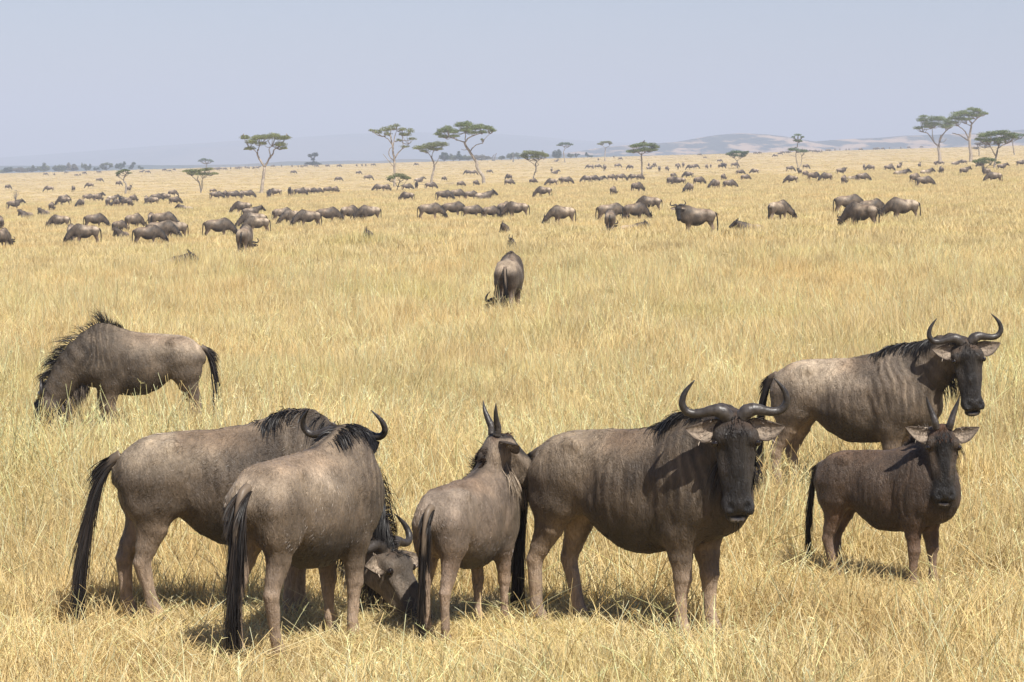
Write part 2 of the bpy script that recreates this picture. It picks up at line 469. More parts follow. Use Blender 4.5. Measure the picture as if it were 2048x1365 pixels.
            for n, (x0, yy, dx) in enumerate(((-.45, .125, s.legs_dx[2]), (-.45, -.125, s.legs_dx[3]))):
                q = lambda x, zz: np.array([x+dx*(1-zz/.95), yy*(1-.1*(1-zz)), zz])
                J = [q(-.50, .88), q(-.51, .74), q(-.535, .60), q(-.59, .475), q(-.625, .39), q(-.59, .13), q(-.565, .065), q(-.54, .0)]
                R = [(.112, .185), (.098, .150), (.072, .095), (.054, .064), (.047, .052), (.035, .039), (.040, .044), (.044, .054)]
                for i in range(7):
                    s.cap(J[i], J[i+1], R[i], R[i+1], Y, .08 if i < 2 else .02, 'hind', .7)
        else:
            for y in (1, -1):
                s.cap((.40, .16*y, .30), (.60, .20*y, .10), (.07, .10), (.05, .05), Y, .06, 'fore')
                s.cap((.60, .20*y, .10), (.28, .24*y, .06), (.045, .045), (.035, .04), Y, .02, 'fore')
                s.cap((-.45, .16*y, .35), (-.15, .28*y, .15), (.10, .16), (.08, .09), Y, .08, 'hind')
                s.cap((-.15, .28*y, .12), (-.50, .33*y, .07), (.06, .06), (.045, .045), Y, .02, 'hind')
                s.cap((-.50, .33*y, .07), (-.22, .36*y, .05), (.04, .04), (.035, .035), Y, .02, 'hind')
    def torso(s, p):
        x = p[:, 0]; zz = p[:, 2]-s.dz
        xc = np.clip(x, -.735, .735)
        i = (xc+.74)/1.48*299
        a = i.astype(int); f = i-a; b = np.minimum(a+1, 299)
        L = lambda t: t[a]*(1-f)+t[b]*f
        top, bot, w, q = L(_tt), L(_tb), L(_tw), L(_tq)
        bot = bot - s.belly*np.exp(-((xc+.02)/.28)**2)
        cz = (top+bot)*.5; hh = (top-bot)*.5
        t = (zz-cz)/hh
        we = w*(1-q*np.clip(t+.1, 0, 1)**2*.75)*(1-.10*np.clip(-t-.2, 0, 1))
        rho = (np.abs(p[:, 1]/we)**2.25+np.abs(t)**2.25)**(1/2.25)
        d = (rho-1)*np.minimum(w, hh)
        ex = np.maximum(np.abs(x)-.735, 0)
        return np.where(ex > 0, np.sqrt(np.maximum(d, 0)**2+ex**2), d)
    def field(s, p_all, tags=False):
        d_all = s.torso(p_all); G = {'torso': d_all.copy()} if tags else None
        big = len(p_all) > 1500
        for pr in s.prims:
            if pr[0] == 'c':
                mg = max(pr[3].max(), pr[4].max())+.16
                lo = np.minimum(pr[1], pr[2])-mg; hi = np.maximum(pr[1], pr[2])+mg
            else:
                mg = pr[3].max()+.16; lo = pr[1]-mg; hi = pr[1]+mg
            if big and not s.full:
                mk = np.nonzero(((p_all > lo) & (p_all < hi)).all(1))[0]
                if len(mk) == 0: continue
                p = p_all[mk]; d = d_all[mk]
            else:
                mk = slice(None); p = p_all; d = d_all
            if pr[0] == 'c':
                _, p0, p1, r0, r1, lat, k, tg, cf = pr
                ax = p1-p0; L = np.linalg.norm(ax); ax = ax/L
                lt = lat-ax*(lat@ax); lt = lt/np.linalg.norm(lt); v = np.cross(ax, lt)
                w = p-p0; h = w@ax; hc = np.clip(h/L, 0, 1)
                u = w@lt; vv = w@v; e = h-hc*L
                a = r0[0]+(r1[0]-r0[0])*hc; b = r0[1]+(r1[1]-r0[1])*hc; c = cf*np.minimum(a, b)
                k0 = np.sqrt((u/a)**2+(vv/b)**2+(e/c)**2); k1 = np.sqrt((u/a**2)**2+(vv/b**2)**2+(e/c**2)**2)+1e-9
                g = k0*(k0-1)/k1
            else:
                typ, cc, A, r, k, tg = pr
                w = (p-cc)@A.T
                k0 = np.sqrt(((w/r)**2).sum(1)); k1 = np.sqrt(((w/r**2)**2).sum(1))+1e-9
                g = k0*(k0-1)/k1
            if pr[0] == 's': d = -smin(-d, g, k)
            else:
                d = smin(d, g, k)
                if tags:
                    if tg not in G: G[tg] = np.full(len(p_all), 1.0)
                    G[tg][mk] = np.minimum(G[tg][mk], g)
            d_all[mk] = d
        return (d_all, G) if tags else d_all
    def project(s, p, off=0.0, it=3):
        p = np.array(p, float)
        for _ in range(it):
            d = s.field(p)-off; n = s.grad(p); p = p-n*d[:, None]
        return p
    def grad(s, p, e=.004):
        f0 = s.field(p)
        return nrm(np.stack([s.field(p+np.eye(3)[i]*e)-f0 for i in range(3)], -1))
    def surface(s, h):
        # bounds
        pts = [s.hp(.62, 0, 0), s.O, s.neck[3]]
        lo = np.minimum(np.array([-.86, -.42, -.03]), np.min(pts, 0)-.22); hi = np.maximum(np.array([.86, .42, 1.42+s.dz]), np.max(pts, 0)+.22)
        lo[2] = max(lo[2], -.06)
        n = (np.ceil((hi-lo)/h/4).astype(int)+1)*4
        cg = [lo[i]+h*4*np.arange(n[i]//4+1) for i in range(3)]
        C = np.stack(np.meshgrid(*cg, indexing='ij'), -1); sh = C.shape[:3]
        s.full = True; dc = s.field(C.reshape(-1, 3)).reshape(sh); s.full = False
        band = np.abs(dc) < h*4*2.4
        N = n+1
        f = np.full(N, 1.0)
        rep = lambda A: np.repeat(np.repeat(np.repeat(A, 4, 0), 4, 1), 4, 2)
        # nearest coarse node for each fine node
        idx = [np.clip((np.arange(N[i])+2)//4, 0, sh[i]-1) for i in range(3)]
        f = dc[np.ix_(*idx)]; mb = band[np.ix_(*idx)]
        fi = np.argwhere(mb)
        f[mb] = s.field(lo+fi*h)
        ins = f < 0
        # cells crossing
        c = np.zeros(n, int)
        for dx in (0, 1):
            for dy in (0, 1):
                for dz in (0, 1):
                    c += ins[dx:n[0]+dx, dy:n[1]+dy, dz:n[2]+dz]
        act = (c > 0) & (c < 8)
        ai = np.argwhere(act); vid = np.full(n, -1); vid[act] = np.arange(len(ai))
        acc = np.zeros((len(ai), 3)); cnt = np.zeros(len(ai))
        cor = [(dx, dy, dz) for dx in (0, 1) for dy in (0, 1) for dz in (0, 1)]
        for a in cor:
            for ax in range(3):
                if a[ax]: continue
                b = list(a); b[ax] = 1
                fa = f[ai[:, 0]+a[0], ai[:, 1]+a[1], ai[:, 2]+a[2]]; fb = f[ai[:, 0]+b[0], ai[:, 1]+b[1], ai[:, 2]+b[2]]
                cr = (fa < 0) != (fb < 0)
                t = np.where(cr, fa/(fa-fb+1e-12), 0)
                q = np.array(a)+t[:, None]*(np.array(b)-np.array(a))
                acc += q*cr[:, None]; cnt += cr
        V = lo+h*(ai+acc/cnt[:, None])
        Fs = []
        for ax in range(3):
            o1, o2 = (ax+1) % 3, (ax+2) % 3
            A = ins.take(range(0, n[ax]), ax); B = ins.take(range(1, n[ax]+1), ax)
            E = np.argwhere(A != B)
            ok = (E[:, o1] > 0) & (E[:, o2] > 0) & (E[:, o1] < n[o1]) & (E[:, o2] < n[o2]); E = E[ok]
            flip = A[tuple(E.T)]
            q = []
            for (u, v) in ((0, 0), (1, 0), (1, 1), (0, 1)):
                e = E.copy(); e[:, o1] -= 1-u; e[:, o2] -= 1-v
                q.append(vid[tuple(e.T)])
            q = np.stack(q, -1); q[~flip] = q[~flip][:, ::-1]
            q = q[(q >= 0).all(1)]; Fs.append(q)
        Fq = np.concatenate(Fs)
        # light smoothing, then settle on the surface
        for _ in range(2):
            sv = np.zeros_like(V); sc = np.zeros(len(V))
            for a, b in ((0, 1), (1, 2), (2, 3), (3, 0)):
                for u, v in ((a, b), (b, a)):
                    sc += np.bincount(Fq[:, u], minlength=len(V))
                    for c in range(3): sv[:, c] += np.bincount(Fq[:, u], V[Fq[:, v], c], len(V))
            V = .5*V+.5*sv/np.maximum(sc, 1)[:, None]
        return V, Fq
    # ---------------------------------------------------------------- coat colour (own markings, plus sun on backs and legs, shade under bellies painted in)
    def coat(s, V, pal):
        d, G = s.field(V, True)
        w = {k: np.exp(-np.maximum(g, 0)/.025)+1e-9 for k, g in G.items()}
        tot = sum(w.values()); w = {k: (v/tot)[:, None] for k, v in w.items()}
        x, y, z = V[:, 0], V[:, 1], V[:, 2]-s.dz
        base, light, dark, leg, pale, face, rust = (np.array(pal[k]) for k in ('base', 'light', 'dark', 'leg', 'pale', 'face', 'rust'))
        n1 = vnoise(V, 5, s.seed+1); n2 = vnoise(V*np.array([1, 1, .45]), 14, s.seed+2); n3 = vnoise(V, 2.2, s.seed+3)
        ss = lambda a, b, t: np.clip((t-a)/(b-a), 0, 1)**2*(3-2*np.clip((t-a)/(b-a), 0, 1))
        mixc = lambda A, B, t: A*(1-np.clip(t, 0, 1)[:, None])+B*np.clip(t, 0, 1)[:, None]
        # torso
        t = mixc(np.tile(base, (len(V), 1)), light, ss(.84, 1.14, z+.25*(n3-.5))*ss(.40, -.25, x+.4*(n1-.5))*.95)  # tan back and haunch, lightened further as painted sunlight from above
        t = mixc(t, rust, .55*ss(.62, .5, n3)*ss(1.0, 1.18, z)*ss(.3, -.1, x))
        t = mixc(t, dark, .85*ss(.86, .54, z+.2*(n1-.5))*ss(-.45, -.2, x))  # dark belly marking, deepened with painted underside shade
        t = mixc(t, dark, .42*ss(.45, .7, n1)*ss(-.25, .15, x))
        stripe = .5+.5*np.sin((x+.04*np.sin(z*7+y*3)+.16*(n1-.5)+.2*(n3-.5))*2*np.pi/.088)
        t = mixc(t, dark, pal['stripe']*ss(.50, .95, stripe*(.6+.8*n3))*ss(.16, .42, x)*ss(.62, .85, z))
        t = mixc(t, light, .22*ss(.75, 1.0, 1-stripe)*ss(.2, .40, x)*ss(.7, .9, z))
        t = mixc(t, dark, .8*ss(.030, .0, np.abs(y))*ss(1.1, 1.2, z)*ss(-.3, .2, x))          # dark line along the spine
        # neck: stripes across, darker above
        rel = V[:, None, :]-s.neck[None]; dist = (rel**2).sum(-1); ii = dist.argmin(1)
        along = ii/7.+.12*np.einsum('ij,ij->i', rel[np.arange(len(V)), ii], nrm(np.gradient(s.neck, axis=0))[ii])/.1
        dor = np.einsum('ij,ij->i', rel[np.arange(len(V)), ii], s.neck_dor[ii])/s.neck_b[ii]
        st2 = .5+.5*np.sin((along*.75+.10*(n1-.5)+.03*dor)*2*np.pi/.125)
        nk = mixc(np.tile(base*.92, (len(V), 1)), dark, pal['stripe']*ss(.5, .85, st2))
        nk = mixc(nk, dark, .5*ss(.5, .95, dor)+.35*ss(-.55, -.95, dor))
        # head
        rl = (V-s.O)/s.hs; f = rl@s.Fv; l = rl@s.L; u = rl@s.U
        hd = np.tile(face, (len(V), 1))
        cheek = np.maximum(ss(-.035, -.075, u)*ss(.50, .38, f), pal.get('cheekw', .3)*ss(.060, .090, np.abs(l)+.25*np.maximum(f-.2, 0))*ss(.46, .32, f))
        hd = mixc(hd, np.array(pal['cheek']), cheek*.85)
        hd = mixc(hd, np.array(pal['brow']), pal['browamt']*ss(.14, .06, f)*ss(.25, .7, n2)*(u > -.08))
        hd = mixc(hd, np.array((.48, .43, .38)), .85*ss(.012, .006, np.abs(f-.606))*ss(-.065, -.04, u)*ss(.050, .030, np.abs(l)))   # lip
        hd = mixc(hd, np.array((.006, .005, .005)), ss(.030, .014, np.sqrt((l-np.sign(l)*.050)**2+.5*(f-.540)**2))*ss(-.05, -.02, u)+ss(.014, .006, np.abs(f-.590))*ss(-.09, -.06, u))
        # legs
        fl = mixc(np.tile(leg, (len(V), 1)), pale, ss(.50, .28, z+.1*(n1-.5))*.8)
        fl = mixc(fl, base, ss(.5, .72, z))
        hl = mixc(np.tile(leg, (len(V), 1)), pale, ss(.60, .35, z+.12*(n1-.5))*.75)
        hl = mixc(hl, base, ss(.55, .82, z))
        inner = ss(.10, .04, np.abs(y))*ss(.85, .5, z)  # sunlit insides of the legs, painted into the coat as a paler tone
        hl = mixc(hl, pale*1.45, inner*.9); fl = mixc(fl, pale*1.2, inner*.6)
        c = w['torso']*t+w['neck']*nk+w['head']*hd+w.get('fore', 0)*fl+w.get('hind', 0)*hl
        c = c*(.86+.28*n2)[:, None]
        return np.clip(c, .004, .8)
PAL = dict(base=(.102, .0765, .0525), light=(.42, .332, .238), dark=(.019, .014, .010), leg=(.130, .094, .064), pale=(.31, .228, .162),
           face=(.0115, .0090, .0075), rust=(.14, .082, .046), cheek=(.06, .045, .034), brow=(.075, .04, .022), browamt=.5, stripe=.34)
PAL_CALF = dict(PAL, cheekw=.7, base=(.084, .055, .036), light=(.125, .084, .055), dark=(.034, .020, .013), leg=(.12, .072, .046), pale=(.23, .16, .115),
                face=(.009, .0075, .007), cheek=(.12, .085, .058), brow=(.085, .040, .020), browamt=.9, stripe=.2)
PAL_YEAR = dict(PAL, cheekw=.9, base=(.135, .10, .073), light=(.25, .195, .148), leg=(.15, .102, .069), pale=(.28, .205, .15), cheek=(.23, .175, .125), stripe=.22, face=(.018, .0135, .011))

# ------------------------------------------------------------------ hair ribbons
def hair(roots, dirs, length, width, rs, droop=.0, spread=.25, segs=4, col=(.012, .010, .009), cv=.35, curl=0.0):
    """ribbons from roots along dirs; droop bends them down"""
    R = np.random.default_rng(rs); n = len(roots)
    roots = np.asarray(roots, float); length = np.broadcast_to(length, (n,))*R.uniform(.7, 1.15, n)
    D = nrm(nrm(dirs)+R.normal(0, spread, (n, 3)))
    side = nrm(np.cross(D, R.normal(0, 1, (n, 3))))
    P = roots.copy(); rows = []
    st = length/segs
    for i in range(segs+1):
        w = width*(1-(i/segs)**1.4)*.5+.0004
        rows.append(np.stack([P-side*w, P+side*w], 1))
        D = nrm(D+np.array([0, 0, -1.])*droop/segs*(1+i*.5)+R.normal(0, curl, (n, 3)))
        P = P+D*st[:, None]
    V = np.stack(rows, 1).reshape(-1, 3)      # n,(segs+1),2
    b = (np.arange(n)*(segs+1)*2)[:, None]
    i = np.arange(segs)[None]*2
    F = np.stack([b+i, b+i+1, b+i+3, b+i+2], -1).reshape(-1, 4)
    c = np.repeat(np.asarray(col)[None]*R.uniform(1-cv, 1+cv, (n, 1)), (segs+1)*2, 0) if np.ndim(col) == 1 else np.repeat(np.asarray(col)*R.uniform(1-cv, 1+cv, (n, 1)), (segs+1)*2, 0)
    return V, F, c
def mesh_normals(V, F):
    fn = np.cross(V[F[:, 2]]-V[F[:, 0]], V[F[:, 3]]-V[F[:, 1]]); N = np.zeros_like(V)
    for k in range(4):
        for c in range(3): N[:, c] += np.bincount(F[:, k], fn[:, c], len(V))
    return nrm(N)
def horn_mesh(B, side, kind, rs, hk=.94):
    """kind adult / spike: curves in head coordinates (f, l, u)"""
    if kind == 'adult':
        P = np.array([(.055, .022, -.030), (.016, .058, -.008), (.002, .108, -.004), (.012, .170, -.012), (.020, .235, -.022), (.004, .285, -.020), (-.040, .312, -.010), (-.095, .302, .002), (-.140, .272, .010), (-.183, .232, .018)])
        R = np.array([.044, .047, .038, .030, .0265, .025, .0228, .0185, .012, .003])
    elif kind == 'young':
        P = np.array([(.05, .03, -.02), (.02, .07, .0), (.01, .11, .0), (.005, .16, -.005), (-.02, .195, .0), (-.06, .21, .01), (-.11, .20, .02), (-.15, .18, .03)])
        R = np.array([.036, .038, .032, .027, .023, .018, .012, .003])
    else:
        P = np.array([(.04, .050, -.02), (.0, .062, .0), (-.05, .078, .0), (-.10, .098, .002), (-.15, .118, .01), (-.195, .130, .025)])
        R = np.array([.030, .030, .025, .020, .013, .002])
        if kind == 'upright': P[:, 0] *= .75; P[:, 2] += np.linspace(0, .11, 6)
    P = spline(P, 34); n = len(P); R = np.interp(np.linspace(0, 1, n), np.linspace(0, 1, len(R)), R)
    R = R*(1+.05*np.sin(np.arange(n)*2.1)*(np.linspace(1, 0, n)**1.5))
    q = hk/B.hs if B.hs > 1 and kind == 'adult' else 1.0
    W = np.array([B.hp(p[0]*q, p[1]*side*q+side*.015*(q < 1), p[2]*q) for p in P])
    g = Geo(); t = np.linspace(0, 1, n)
    c0 = np.array((.060, .050, .043)); c1 = np.array((.022, .019, .017))
    V, F, T = tube(W, R*B.hs*q, 12, ref=tuple(B.U), flat=1.0)
    cc = np.repeat(c0*(1-t[:, None])+c1*t[:, None], 12, 0); cc = np.vstack([cc, c0, c1])
    g.add(V, F, cc); g.F.setdefault(3, []).append(T)
    return g.mesh('horn', M_HORN)
def ear_mesh(B, side, length=.215, flip=1,  wid=.062, droop=.12, pal=PAL, back=-.12):
    """leaf shaped cup, inside turned to the front"""
    nl, nw = 14, 9
    t = np.linspace(0, 1, nl); a = np.linspace(-1, 1, nw)
    prof = wid*np.sin(np.pi*np.clip(t*.93+.07, 0, 1)**.78)**.8
    prof[-1] = .002
    g = Geo(); Vs = []
    for layer in (0, 1):
        V = []
        for i in range(nl):
            for k in range(nw):
                cup = (a[k]**2-.6)*prof[i]*.55
                l = .085+t[i]*length
                f = .085+droop*t[i]*length+a[k]*prof[i]+.03*np.sin(t[i]*3)
                u = -.045+flip*cup-back*t[i]*length-flip*layer*.012*(1-.6*t[i])
                V.append(B.hp(f, l*side, u))
        Vs.append(np.array(V))
    i, k = np.meshgrid(np.arange(nl-1), np.arange(nw-1), indexing='ij')
    F = np.stack([i*nw+k, i*nw+k+1, (i+1)*nw+k+1, (i+1)*nw+k], -1).reshape(-1, 4)
    tt, aa = np.meshgrid(t, a, indexing='ij'); tt = tt.ravel(); aa = aa.ravel()
    pale = np.array((.34, .27, .20)); rim = np.array((.07, .052, .04)); mid = np.array((.13, .10, .08))
    R = np.random.default_rng(3)
    w = np.clip(np.abs(aa)*1.25-.1, 0, 1)**2; w = np.maximum(w, np.clip(tt*2.2-1.35, 0, 1)); core = np.clip(1-np.abs(aa)*2.2, 0, 1)*np.clip(tt*2, 0, 1)
    ci = pale*(1-w[:, None])+rim*w[:, None]; ci = ci*(1-.6*core[:, None])+mid*.6*core[:, None]
    ci = ci*R.uniform(.8, 1.2, (len(ci), 1))
    co = np.tile(np.array((.085, .066, .052)), (len(ci), 1))*(1-.5*tt[:, None])
    n = nl*nw
    g.add(np.vstack(Vs), np.vstack([F, F[:, ::-1]+n]), np.vstack([ci, co]))
    # closing edge strip
    rim_i = np.concatenate([np.arange(nl)*nw, (nl-1)*nw+np.arange(1, nw), (np.arange(nl-2, -1, -1))*nw+nw-1])
    S = np.stack([rim_i[:-1], rim_i[1:], rim_i[1:]+n, rim_i[:-1]+n], -1)
    g.F[4].append(S)
    # inner hairs
    rt = np.vstack([Vs[0][(np.random.default_rng(5).integers(1, 9, 60))*nw+np.random.default_rng(6).integers(0, nw, 60)]])
    dr = np.tile(B.L*side*.8+B.U*.5*flip, (60, 1))
    V, F, c = hair(rt, dr, .035, .004, 8, spread=.5, segs=2, col=(.38, .31, .24))
    n0 = g.n; g.add(V, F, c)
    return g.mesh('ear', M_EAR)
def eye_mesh(B, side):
    c = B.hp(.186, .122*side, .000)
    th = np.linspace(0, np.pi, 7); ph = np.linspace(0, 2*np.pi, 10, endpoint=False)
    V = np.array([[np.sin(a)*np.cos(b), np.sin(a)*np.sin(b), np.cos(a)] for a in th for b in ph])*.021*B.hs+c
    i, j = np.meshgrid(np.arange(6), np.arange(10), indexing='ij')
    F = np.stack([i*10+j, (i+1)*10+j, (i+1)*10+(j+1) % 10, i*10+(j+1) % 10], -1).reshape(-1, 4)
    return mk_mesh('eye', V, F, M_EYE)
def build_beast(name, B, vox, pal=PAL, horns='adult', mane='side', mane_side=-1, mane_len=.24, n_mane=700, beard_n=260, beard_col=(.03, .024, .019), tail=(.0, .0), tail_n=330, detail=True, ear_droop=.12, ear_len=.215, fur=0, tail_len=1.0, dock=False, flip=(1, 1)):
    """an Empty with body, horns, ears, eyes, mane, beard, tail (> tail_hair)"""
    rs = B.seed*13+5
    root = mk_empty(name)
    V, F = B.surface(vox)
    C = B.coat(V, pal)
    # skin folds over neck and shoulder, ribs
    n = None
    if detail:
        n = mesh_normals(V, F)
        x, z = V[:, 0], V[:, 2]-B.dz
        w = np.clip((x-.12)/.2, 0, 1)*np.clip((z-.6)/.2, 0, 1)*np.clip((1.05-x)/.2, 0, 1)
        rel = (V-B.O)/B.hs; inh = np.clip((.17-np.sqrt((rel**2).sum(1)))/.05, 0, 1)
        f_ = rel@B.Fv; hd = np.clip((f_+.02)/.06, 0, 1)*(np.sqrt((rel@B.L)**2+(rel@B.U+.06)**2) < .2)
        w = w*(1-hd)
        fold = np.sin((x+.16*vnoise(V, 4, rs)+.25*vnoise(V, 2, rs+4))*2*np.pi/.085+z*2)*.0045*w*np.clip(vnoise(V, 3, rs+9)*2-.5, 0, 1)
        rib = np.sin(x*2*np.pi/.075+z*1.2)*.0022*np.exp(-((x+.02)/.18)**2)*np.clip((z-.6)/.1, 0, 1)*np.clip((1.08-z)/.1, 0, 1)
        lump = (vnoise(V, 9, rs+1)-.5)*.010*(1-hd)+(vnoise(V*np.array([1, 1, .5]), 26, rs+2)-.5)*.007
        V = V+n*(fold+rib+lump)[:, None]
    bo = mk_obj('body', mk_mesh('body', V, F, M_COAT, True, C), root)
    if fur:
        R = np.random.default_rng(rs+50)
        fi = R.integers(0, len(F), fur); wt = R.dirichlet(np.ones(4), fur)
        P = np.einsum('ij,ijk->ik', wt, V[F[fi]]); Nn = nrm(np.einsum('ij,ijk->ik', wt, n[F[fi]])); cf = C[F[fi, 0]]
        flow = np.tile(np.array([-.75, 0, -.65]), (fur, 1))
        rl = (P-B.O)/B.hs; inh = ((rl@B.Fv) > -.03) & (np.sqrt((rl**2).sum(1)) < .72)
        flow[inh] = B.Fv; low = P[:, 2] < .62+B.dz; flow[low] = np.array([-.1, 0, -1.])
        sw = np.stack([vnoise(P, 7, rs+k)-.5 for k in (11, 12, 13)], -1)
        flow = nrm(flow+sw*1.5); flow = nrm(flow-Nn*(flow*Nn).sum(1)[:, None])
        D = flow+Nn*.07
        ln = np.where(inh, .016, .030)*np.where(P[:, 2] < .5, .6, 1)
        cf = cf*(1+.6*(vnoise(P*np.array([1, 1, .5]), 30, rs+15)-.5))[:, None]
        V_, F_, c_ = hair(P-Nn*.002, D, ln, .0030, rs+16, droop=.0, spread=.07, segs=2, col=cf, cv=.22)
        tag(mk_obj('coat_hair', mk_mesh('coat_hair', V_, F_, M_HAIR2, True, np.clip(c_, .003, .8)), bo), kind='stuff')
    for sd in (1, -1):
        if horns: mk_obj('horn', horn_mesh(B, sd, horns, rs), root)
        mk_obj('ear', ear_mesh(B, sd, droop=ear_droop, length=ear_len, flip=flip[0 if sd > 0 else 1]), root)
        if detail: mk_obj('eye', eye_mesh(B, sd), root)
    R = np.random.default_rng(rs)
    blk = np.array((.011, .009, .008)); hw = .0062 if detail else .014
    if detail: n_mane *= 2.2
    # mane along the crest
    if n_mane:
        g = Geo()
        crest = B.neck+B.neck_dor*B.neck_b[:, None]
        x0 = .05 if mane == 'side' else .2
        wd = np.array([[x, 0, np.interp(x, _tx, _tt)+B.dz] for x in (x0, x0+.14, x0+.27)])
        crest = np.vstack([wd, crest[2:]])
        nn = int(n_mane)
        tt = R.uniform(0, 1, nn)**.9
        pts = spline(crest, 120)[(tt*119).astype(int)]
        lat = np.interp(tt, np.linspace(0, 1, 8), np.arange(8)).astype(int)
        pts = pts+B.neck_lat[lat]*R.normal(0, .014, (nn, 1))
        pts = B.project(pts, -.004)
        N = B.grad(pts)
        T = nrm(np.gradient(spline(crest, 120), axis=0))[(tt*119).astype(int)]
        lens = mane_len*np.clip(np.sin(np.pi*np.clip(tt*.80+.16, 0, 1)), .25, 1)*np.where(tt < .12, .6, 1)*np.interp(tt, [.72, .92, 1], [1, .5, .25])
        latv = B.neck_lat[lat]
        if mane == 'side':      # falls over the shoulder
            sgn = np.where(R.uniform(0, 1, nn) < .82, mane_side, -mane_side)[:, None]
            D = N*.28+latv*sgn*1.0-T*.45
            V_, F_, c_ = hair(pts, D, lens*1.1, hw*1.0, rs+1, droop=1.7, spread=.13, col=blk, curl=.03, segs=5 if detail else 3)
        elif mane == 'up':      # stands in tufts
            tuft = np.sin(tt*38)*.5+.5
            D = N*1.0+T*(.15+.45*tuft[:, None])+latv*R.normal(0, .12, (nn, 1))
            V_, F_, c_ = hair(pts, D, lens*(.40+.65*tuft), hw*.85, rs+1, droop=.55, spread=.13, col=blk*1.6, curl=.06, segs=5)
        else:                   # short fuzz
            D = N-T*.15
            V_, F_, c_ = hair(pts, D, lens*.5, hw, rs+1, droop=.1, spread=.22, col=np.array((.035, .022, .015)), curl=.05)
        g.add(V_, F_, c_)
        tag(mk_obj('mane', g.mesh('mane', M_HAIR), root), kind='stuff'); g = Geo()
        # tuft between the horns
        m = 90 if detail else 25
        rt = np.array([B.hp(R.uniform(.01, .14), R.normal(0, .04), .04) for _ in range(m)])
        rt = B.project(rt, -.003)
        D = np.tile(B.U*.75+B.Fv*(.45), (m, 1))+R.normal(0, .3, (m, 3))
        V_, F_, c_ = hair(rt, D, .045*B.hs, .006, rs+4, droop=.5, spread=.25, segs=3, col=blk*1.2 if not B.calf else np.array((.07, .035, .018)))
        g.add(V_, F_, c_)
        tag(mk_obj('forelock', g.mesh('forelock', M_HAIR), root), kind='stuff')
    if beard_n:
        if detail: beard_n = int(beard_n*1.6)
        g = Geo()
        thr = B.neck-B.neck_dor*B.neck_b[:, None]*.92
        path = np.vstack([thr[2:], B.hp(.20, 0, -.20), B.hp(.36, 0, -.165), B.hp(.47, 0, -.15), B.hp(.60, 0, -.13)])
        sp = spline(path, 100); tt = R.uniform(0.05, 1, beard_n); ii = (tt*99).astype(int)
        pts = sp[ii]+R.normal(0, 1, (beard_n, 1))*.022*B.L
        pts = B.project(pts, -.004)
        rl = (pts-B.O)/B.hs; keep = ~((rl@B.Fv > -.06) & (rl@B.U > -.115))
        pts = pts[keep]; tt = tt[keep]; beard_n = len(pts)
        N = B.grad(pts)
        D = N*.6+np.array([0, 0, -.8])
        ln = (.10+.13*np.sin(np.pi*np.clip(tt, 0, 1)))*B.hs
        bc = np.asarray(beard_col)*R.uniform(.6, 1.5, (beard_n, 1))
        V_, F_, c_ = hair(pts, D, ln, hw, rs+2, droop=.8, spread=.2, col=bc, curl=.05)
        g.add(V_, F_, c_)
        tag(mk_obj('beard', g.mesh('beard', M_HAIR), root), kind='stuff')
    # tail
    z = B.dz; sw, out = tail
    if B.lying:
        P = np.array([(-.69, 0, 1.02+z), (-.76, .02, .93+z), (-.80, .08, .74+z), (-.82, .15, .58+z), (-.84, .2, .50+z)])
    else:
        P = np.array([(-.68, 0, 1.035), (-.745, .005*sw, 1.00), (-.785-out*.25, .06*sw, .86), (-.80-out*.6, .14*sw, .66), (-.80-out*.9, .22*sw, .46), (-.79-out*1.1, .28*sw, .28)])
    sp = spline(P, 30); tl = np.linspace(0, 1, 30)
    rad = np.interp(tl, [0, .1, .4, 1], [.045, .036, .026, .012])
    g = Geo()
    dk = np.clip((tl-.45)/.2, 0, 1)[:, None] if dock else np.clip(tl/.3, 0, 1)[:, None]
    cc = np.array((.15, .112, .078))[None]*(1-dk)+blk[None]*dk
    if dock: rad = rad*np.interp(tl, [0, .3, 1], [.85, 1.0, 1.0])
    V_, F_, T_ = tube(sp, rad, 8, ref=(0, 1, 0)); g.add(V_, F_, np.vstack([np.repeat(cc, 8, 0), cc[:1], cc[-1:]])); g.F.setdefault(3, []).append(T_)
    to = mk_obj('tail', g.mesh('tail', M_HAIR), root)
    tail_n = int(tail_n*(3.6 if detail else 1.3))
    ti = np.clip(R.beta(1.25, 1.3, tail_n), .05, 1); ii = (ti*29).astype(int)
    TT = nrm(np.gradient(sp, axis=0))
    pts = sp[ii]+nrm(R.normal(0, 1, (tail_n, 3)))*rad[ii][:, None]*.65
    if dock:
        off = np.where(ti < .45, 1.0, 0.0)[:, None]; side_ = np.sign(R.normal(0, 1, (tail_n, 1)))*np.array([0, 1., 0])
        pts = pts*(1-off)+off*(sp[ii]+side_*rad[ii][:, None]*.95+np.array([.02, 0, 0]))
    D = TT[ii]*1.0+(pts-sp[ii])/.03*.09
    ln = np.interp(ti, [0, .25, .5, 1], [.10, .20, .34, .42])*tail_len
    V_, F_, c_ = hair(pts, D, ln, .0060 if detail else .02, rs+3, droop=.5, spread=.04, segs=5 if detail else 3, col=blk*.9+R.uniform(0, 1, (tail_n, 1))**3*np.array((.03, .02, .013)), curl=.035)
    tag(mk_obj('tail_hair', mk_mesh('tail_hair', V_, F_, M_HAIR, True, c_), to), kind='stuff')
